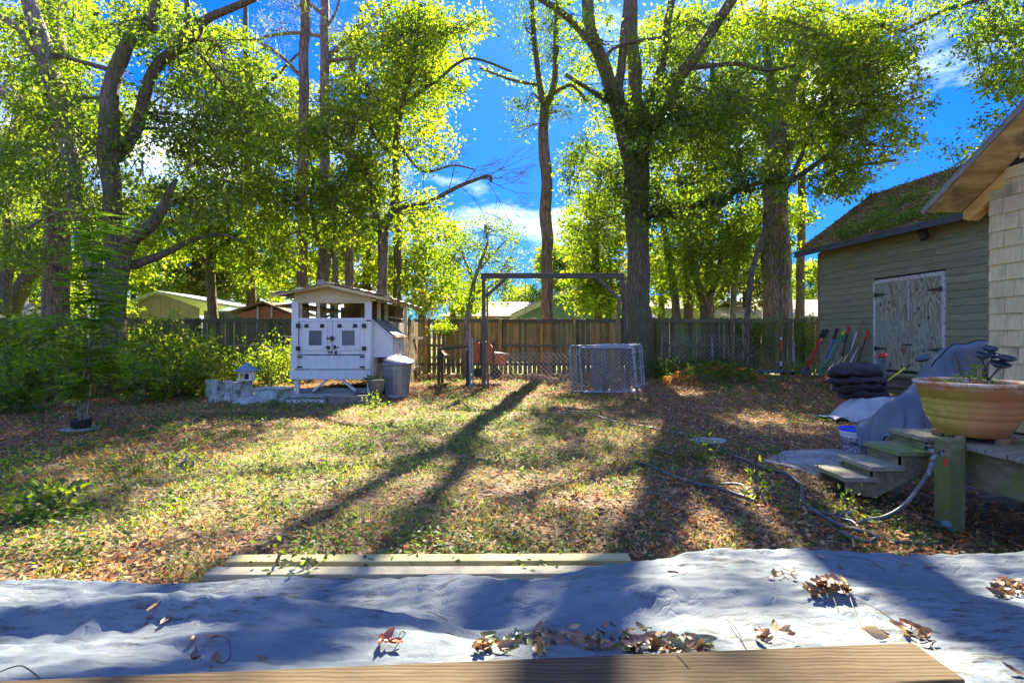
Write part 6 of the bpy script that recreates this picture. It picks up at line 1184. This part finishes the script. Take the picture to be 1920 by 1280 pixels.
tree('background_tree', 'broad sunlit tree filling the gap between the main oak and the coop', 'tree', 22, [(400, 600, 9), (395, 500, 8), (400, 430, 6)], [[(396, 500, 5), (330, 440, 4), (290, 400, 3)], [(400, 470, 5), (470, 420, 4), (500, 390, 3)]], [(320, 420, 120, 70, 22, 2, .75), (450, 400, 110, 80, 22, 2, .75), (480, 490, 90, 60, 22, 2, .7), (250, 480, 80, 50, 22, 2, .6), (520, 260, 80, 60, 22, 2, .6)], M_oak, 'lime', .16, 'trees beyond the back fence', cover=.7, wd=.6)
tree('background_tree', 'tall glowing tree between the big oak and the twin pine', 'tree', 21, [(1290, 600, 9), (1288, 520, 8), (1285, 440, 7), (1280, 360, 5)], [[(1286, 460, 5), (1340, 400, 4), (1380, 360, 3)], [(1284, 420, 4), (1240, 370, 3)]], [(1280, 350, 90, 80, 21, 2, .75), (1350, 420, 80, 80, 21, 2, .7), (1260, 470, 70, 60, 21, 2, .65), (1390, 260, 70, 70, 21, 2, .65), (1400, 470, 60, 50, 21, 2, .6)], M_oak, 'lime', .16, 'trees beyond the back fence', cover=.7, wd=.6)
tree('background_tree', 'bright tree rising left of the big oak trunk', 'tree', 22.5, [(1120, 600, 8), (1118, 500, 7), (1115, 420, 5)], [], [(1110, 450, 60, 90, 22, 2, .7), (1140, 350, 60, 70, 22, 1.6, .6), (1090, 540, 50, 40, 22, 1.5, .7)], M_oak, 'lime', .16, 'trees beyond the back fence', cover=.7, wd=.6)
tree('background_tree', 'shadowed tree closing the view at far left behind the pine', 'tree', 23, [(40, 600, 9), (45, 500, 8), (50, 420, 6)], [], [(40, 400, 110, 80, 23, 2, .75), (150, 430, 90, 70, 23, 2, .7), (60, 490, 110, 50, 23, 2, .7), (30, 300, 60, 60, 23, 2, .5)], M_oak, 'far', .16, 'trees beyond the back fence', cover=.7, wd=.6)
tree('background_tree', 'tall leafy tree above and behind the coop', 'tree', 23.5, [(690, 600, 8), (688, 500, 7), (690, 420, 5)], [], [(620, 470, 90, 60, 23, 2, .7), (720, 460, 90, 70, 23, 2, .65), (800, 440, 60, 60, 23, 2, .5), (640, 390, 70, 50, 23, 2, .6)], M_oak, 'lime', .16, 'trees beyond the back fence', cover=.7, wd=.6)
# far trees beyond the fence
far = [(-60, 470, 120, 90, 30, 'sunlit lime tree at the far left edge beyond the fence'), (60, 540, 90, 50, 27, 'low rounded tree over the mossy far left roof'), (250, 500, 110, 60, 33, 'yellow green tree behind the main oak trunk'), (390, 500, 100, 70, 36, 'pale lime tree above the cream house'), (350, 545, 90, 34, 38, 'distant rounded tree over the white metal roof'),
       (490, 545, 50, 40, 34, 'small tree above the orange shed roof'), (560, 510, 70, 50, 28, 'green tree directly behind the coop roof'), (690, 520, 70, 50, 27, 'dark leafed tree between the coop and the maple trunk'), (790, 520, 70, 65, 24, 'yellow lime tree right of the maple trunk'), (850, 560, 60, 34, 26, 'low tree above the grey hip roof'),
       (1055, 500, 50, 55, 45, 'distant hazy tree right of the bare pine trunk'), (1140, 500, 60, 70, 24, 'bright tree hiding the right slope of the green gable'), (985, 560, 40, 26, 42, 'small far tree left of the bare pine trunk'), (1120, 565, 44, 30, 23, 'low bush tree before the green gable'), (1240, 530, 60, 60, 26, 'lime tree just right of the big oak trunk'),
       (1400, 520, 70, 60, 28, 'tree behind the curved vine trunk'), (1520, 530, 45, 40, 40, 'far bluish tree between the pine and the shed'), (1330, 540, 60, 46, 30, 'tree above the tan roof at right'), (160, 570, 90, 30, 24, 'low shrubs of trees right of the mossy roof')]
for i, (cx, cy_, rx, ry, Y_, lab) in enumerate(far):
    tree('background_tree', lab, 'tree', Y_, [(cx, 600, 7*24/Y_), (cx+random.uniform(-6, 6), cy_+ry*.4, 5*24/Y_)], [], [(cx, cy_, rx, ry, Y_, 2.5, 1.0)], M_oak, ('far', 'lime', 'far', 'olive')[i % 4], .17*(Y_/26)**.5, 'trees beyond the back fence', cover=.62, wd=.7)

# ---------------------------------------------------------------- shrubs and saplings inside the fence
def shrub(name, label, px, Y, H_, W_, n, pal='oak', leaf=.08, stems=6, grp=None, wd=.5, low=.0):
    c = Vector((P(px, 0, Y).x, Y, 0)); c.z = g1(c.x, Y); t = thing(name, c, label, 'shrub' if 'shrub' in name else 'plant', grp)
    mb = MB(); tips = []
    for i in range(stems):
        a = random.random()*6.283; r_ = W_*.5*random.uniform(.3, 1); tip = c+Vector((math.cos(a)*r_, math.sin(a)*r_*.8, H_*random.uniform(.6, 1))); m_ = c.lerp(tip, .5)+Vector((random.uniform(-.1, .1), 0, .12*H_))
        S = spline([c+Vector((math.cos(a)*.05, math.sin(a)*.05, 0)), m_, tip], 4); mb.tube(S, [.014*(1-.7*k/(len(S)-1)) for k in range(len(S))], 5, caps=False); tips += S[2:]
    mb.build('stems', M_grey, t); ncl = n//16; Cc = []
    for i in range(ncl):
        q = random.choice(tips)+Vector((random.gauss(0, W_*.17), random.gauss(0, W_*.15), random.gauss(0, H_*.15))); q.z = max(c.z+low+.04, q.z); Cc.append(list(q))
    Cc = np.array(Cc); I = np.repeat(np.arange(ncl), 16); m_ = len(I); off = RNG.normal(0, .085, (m_, 3)); pal_ = np.array(PAL[pal]); b_ = pal_[RNG.integers(0, len(pal_), ncl)]*RNG.uniform(.7, 1.3, (ncl, 1))
    C_ = Cc[I]+off; C_[:, 2] = np.maximum(C_[:, 2], c.z+.02)
    V, Fc, cc = leaf2(C_, off*1.2+rdir(m_)*.1+[0, 0, -.02], rdir(m_)*.7+[0, 0, 1], RNG.uniform(.7, 1.3, m_)*leaf, RNG.uniform(.8, 1.2, m_)*leaf*wd, b_[I]*RNG.uniform(.75, 1.25, (m_, 1)), .18)
    npmesh('foliage', V, Fc, M_leaf, cc, t); return t
SH = [('tall shrub cut by the left edge, in front of the fence', -30, 9.5, 1.5, 2.2, 3400, 'oak'), ('leafy shrub under the dark pine', 70, 11.5, 1.6, 2.0, 3200, 'oak'), ('dense shrub between sapling and fence', 150, 13.5, 1.6, 2.6, 3600, 'dark'), ('spreading shrub at the foot of the main oak', 240, 12.6, 1.4, 2.2, 3600, 'oak'),
      ('tall shrub topping the fence left of the bird house', 330, 14.2, 1.45, 2.0, 3400, 'oak'), ('low shrub left of the stepped white edging', 330, 10.6, .95, 1.7, 3000, 'oak'), ('pale leaved shrub right behind the sapling', 262, 9.6, .85, 1.1, 1800, 'olive'), ('vine tangled shrub below the fence behind the bird house', 430, 13.6, .95, 2.2, 3600, 'dark'),
      ('shrub squeezed between bird house and coop', 505, 12.6, 1.15, 1.3, 2600, 'oak'), ('shady shrub at far left middle distance', 30, 8.3, .9, 1.5, 2200, 'dark'), ('dark low shrub left of the sapling pot', 95, 9.8, 1.0, 1.5, 2200, 'oak'), ('tall back shrub hiding the fence at far left', 10, 14.5, 1.9, 2.8, 3600, 'oak'), ('round shrub right of the sapling', 200, 10.8, 1.2, 1.6, 3000, 'oak'),
      ('arching shrub over the white edging', 385, 11.6, 1.05, 1.3, 2200, 'oak'), ('bush at the fence behind the shrubs, under the cream gable', 290, 15.6, 1.75, 1.6, 2600, 'far')]
for lab, px, Y_, H_, W_, n, pl in SH: shrub('shrub', lab, px, Y_, H_*.95, W_, int(n*.5), {'oak': 'far', 'dark': 'oak', 'far': 'lime', 'olive': 'lime'}[pl], random.choice((.095, .115, .14)), 9, 'shrubs along the left of the yard')
shrub('shrub', 'leafless looking brown brush with few leaves right of the coop', 775, 18.2, 3.0, 2.6, 1500, 'olive', .10, 26); shrub('shrub', 'vine clump hanging on the fence corner beside the coop', 822, 16.2, 1.9, .9, 700, 'lime', .09, 5, low=1.4)
shrub('vine_shrub', 'green vine climbing the right fence beside the curved trunk', 1418, 16.4, 1.8, 1.2, 1400, 'oak', .09, 6); shrub('vine_shrub', 'vine growing on the fence top next to the shed', 1522, 16.3, 1.9, .8, 900, 'lime', .09, 5, low=.3)
shrub('shrub', 'low ivy mound right of the leaning gates', 1238, 14.6, .5, 1.5, 1600, 'dark', .08, 6); shrub('shrub', 'low greenery at the foot of the green fence', 1330, 15.6, .5, 2.6, 1800, 'dark', .08, 8); shrub('shrub', 'weedy greenery between bench and tools', 1500, 14.6, .4, 1.3, 900, 'oak', .07, 6)
shrub('weed_plant', 'broad leafed weed clump at the lower left of the yard', 97, 3.55, .16, .34, 330, 'oak', .055, 6, wd=.8); shrub('weed_plant', 'tiny yellow weed at the left edge of the yard', 8, 4.3, .16, .3, 160, 'lime', .05, 5)
shrub('weed_plant', 'green fern weed tuft right of the hose loop', 1590, 3.35, .07, .25, 160, 'oak', .035, 5)
for k, (px, py, lab) in enumerate(((560, 1078, 'small weed growing over the far timber'), (1420, 936, 'green weed sprig by the dark hose piece'), (1250, 855, 'weed tuft left of the stepping stone'), (1310, 858, 'weed tuft just below the stepping stone'), (350, 880, 'leafy weed in the sunlit left half'), (700, 765, 'grassy weed tuft before the trough planters'))):
    g_ = GP(px, py); shrub('weed_plant', lab, px, g_.y, .10*(1+g_.y*.08), .22, 110, 'lime' if k % 2 else 'oak', .04*(1+g_.y*.05), 4, 'weed tufts in the yard')
# brush pile
c = Vector((P(1340, 0, 13.2).x, 13.2, 0)); t = thing('brush_pile', c, 'sprawling heap of dry brush and green cuttings right of the gates', 'brush pile'); mb = MB()
for i in range(900):
    a = random.random()*6.283; q = random.random()**.6; p = c+Vector((math.cos(a)*q*1.45, math.sin(a)*q*.9, .52*(1-q*q)*random.random()+.02)); d_ = Vector((random.gauss(0, 1), random.gauss(0, 1), random.gauss(0, .25))).normalized()*random.uniform(.12, .45)
    mb.tube([p-d_*.5, p+Vector((0, 0, .03)), p+d_*.5], random.uniform(.003, .008), 3, caps=False)
o = mb.build('sticks', pm('dry_brush', (.22, .15, .09), (.40, .30, .20), 8, .85), t); o['kind'] = 'stuff'
n = 8000; a = RNG.random(n)*6.283; q = RNG.random(n)**.5; Z_ = .55*(1-q*q)*(.75+.35*vnoise(np.cos(a)*q*3, np.sin(a)*q*3, .5, 4)); PP = np.stack([c.x+np.cos(a)*q*1.5, c.y+np.sin(a)*q*.95, Z_+RNG.uniform(-.06, .05, n)], 1)
gm = vnoise(PP[:, 0], PP[:, 1]+PP[:, 2]*2, .35, 8) > .42; colr = np.where(gm[:, None], np.array(PAL['far'])[RNG.integers(0, 3, n)], litcols[RNG.integers(0, len(litcols), n)])*RNG.uniform(.6, 1.2, (n, 1))
V, Fc, cc = leaf2(PP, rdir(n, .5), rdir(n)+[0, 0, 1], RNG.uniform(.05, .1, n), RNG.uniform(.02, .045, n), colr, .2); o = npmesh('leaves', V, Fc, M_leaf, cc, t); o['kind'] = 'stuff'
# potted sapling with compound leaves at left
c = GP(152, 806); t = thing('potted_sapling', c, 'tall spindly sapling with feathery leaves in a low dark pot at left', 'sapling')
MB().lathe([(.10, 0), (.12, .11), (.125, .12), (.11, .12), (.10, .06), (0, .06)], c+Vector((0, 0, .03)), 26).build('pot', M_iron, t, smooth=True); MB().lathe([(.20, .0), (.21, .035), (.19, .04), (0, .03)], c+Vector((.04, -.05, 0)), 30).build('saucer', pm('grey_saucer', (.2, .22, .22), (.34, .36, .36), 6, .6), t, smooth=True)
Ys = c.y; tips = []
for pix, r_ in (([(150, 800), (152, 760), (158, 700), (168, 640), (172, 580), (172, 520), (176, 460), (170, 400)], .016), ([(156, 800), (162, 750), (168, 690), (176, 600), (182, 540), (186, 480), (182, 420)], .013), ([(148, 800), (146, 755), (138, 720), (120, 670), (104, 625), (84, 597)], .009), ([(160, 790), (176, 700), (196, 690), (190, 640), (186, 560), (170, 520)], .009), ([(165, 790), (172, 730), (205, 680), (232, 640), (226, 560)], .008)):
    pts = [P(a_, b_, Ys+.15*math.sin(i*1.3)) for i, (a_, b_) in enumerate(pix)]; pts[0].z = c.z+.05; S = spline(pts, 5); MB().tube(S, [r_*(1-.75*k/(len(S)-1)) for k in range(len(S))], 7).build('stem', M_grey, t, smooth=True); tips += S[len(S)//4:]
CC = []; DD = []; UU = []
for i in range(430):
    p = random.choice(tips); up_ = (p.z > 1.4)
    if not up_ and random.random() < .45: continue
    a = random.random()*6.283; L_ = random.uniform(.22, .5)*(1.15 if up_ else .8); d_ = Vector((math.cos(a), math.sin(a)*.7, random.uniform(-.15, .35))).normalized(); s_ = d_.cross(Vector((0, 0, 1))).normalized()
    for k in range(9):
        q = p+d_*L_*(k+1.5)/10-Vector((0, 0, .10*((k+1)/9)**2*L_*2))
        for sg in (-1, 1): CC.append(list(q+s_*sg*.035)); DD.append(list(s_*sg+d_*.35+Vector((0, 0, -.1)))); UU.append([random.gauss(0, .3), random.gauss(0, .3), 1])
CC = np.array(CC); n = len(CC); V, Fc, cc = leaf2(CC, np.array(DD), np.array(UU), RNG.uniform(.07, .11, n), RNG.uniform(.028, .042, n), np.array([(.14, .24, .03), (.19, .29, .04), (.10, .19, .03)])[RNG.integers(0, 3, n)]*RNG.uniform(.8, 1.2, (n, 1)), .15); npmesh('foliage', V, Fc, M_leaf, cc, t)
print('leaves', sum(n for _, n in SUMMARY), 'tris', sum(len(o.data.polygons)*(1 if o.data.polygons and o.data.polygons[0].loop_total == 3 else 2) for o in bpy.data.objects if o.type == 'MESH'))

# thin dark tube added on the plank to stand in for its board joint
a = P(1268, 1234, 1.245); a.z = .4535; b = a+Vector((.012, -.05, 0)); tag(MB().tube([a, a.lerp(b, .5)+Vector((.001, 0, .0006)), b], .0014, 5).build('plank_joint_line', M_stem, loc=a), 'thin dark line added across the middle of the front plank as its board joint', 'joint line')
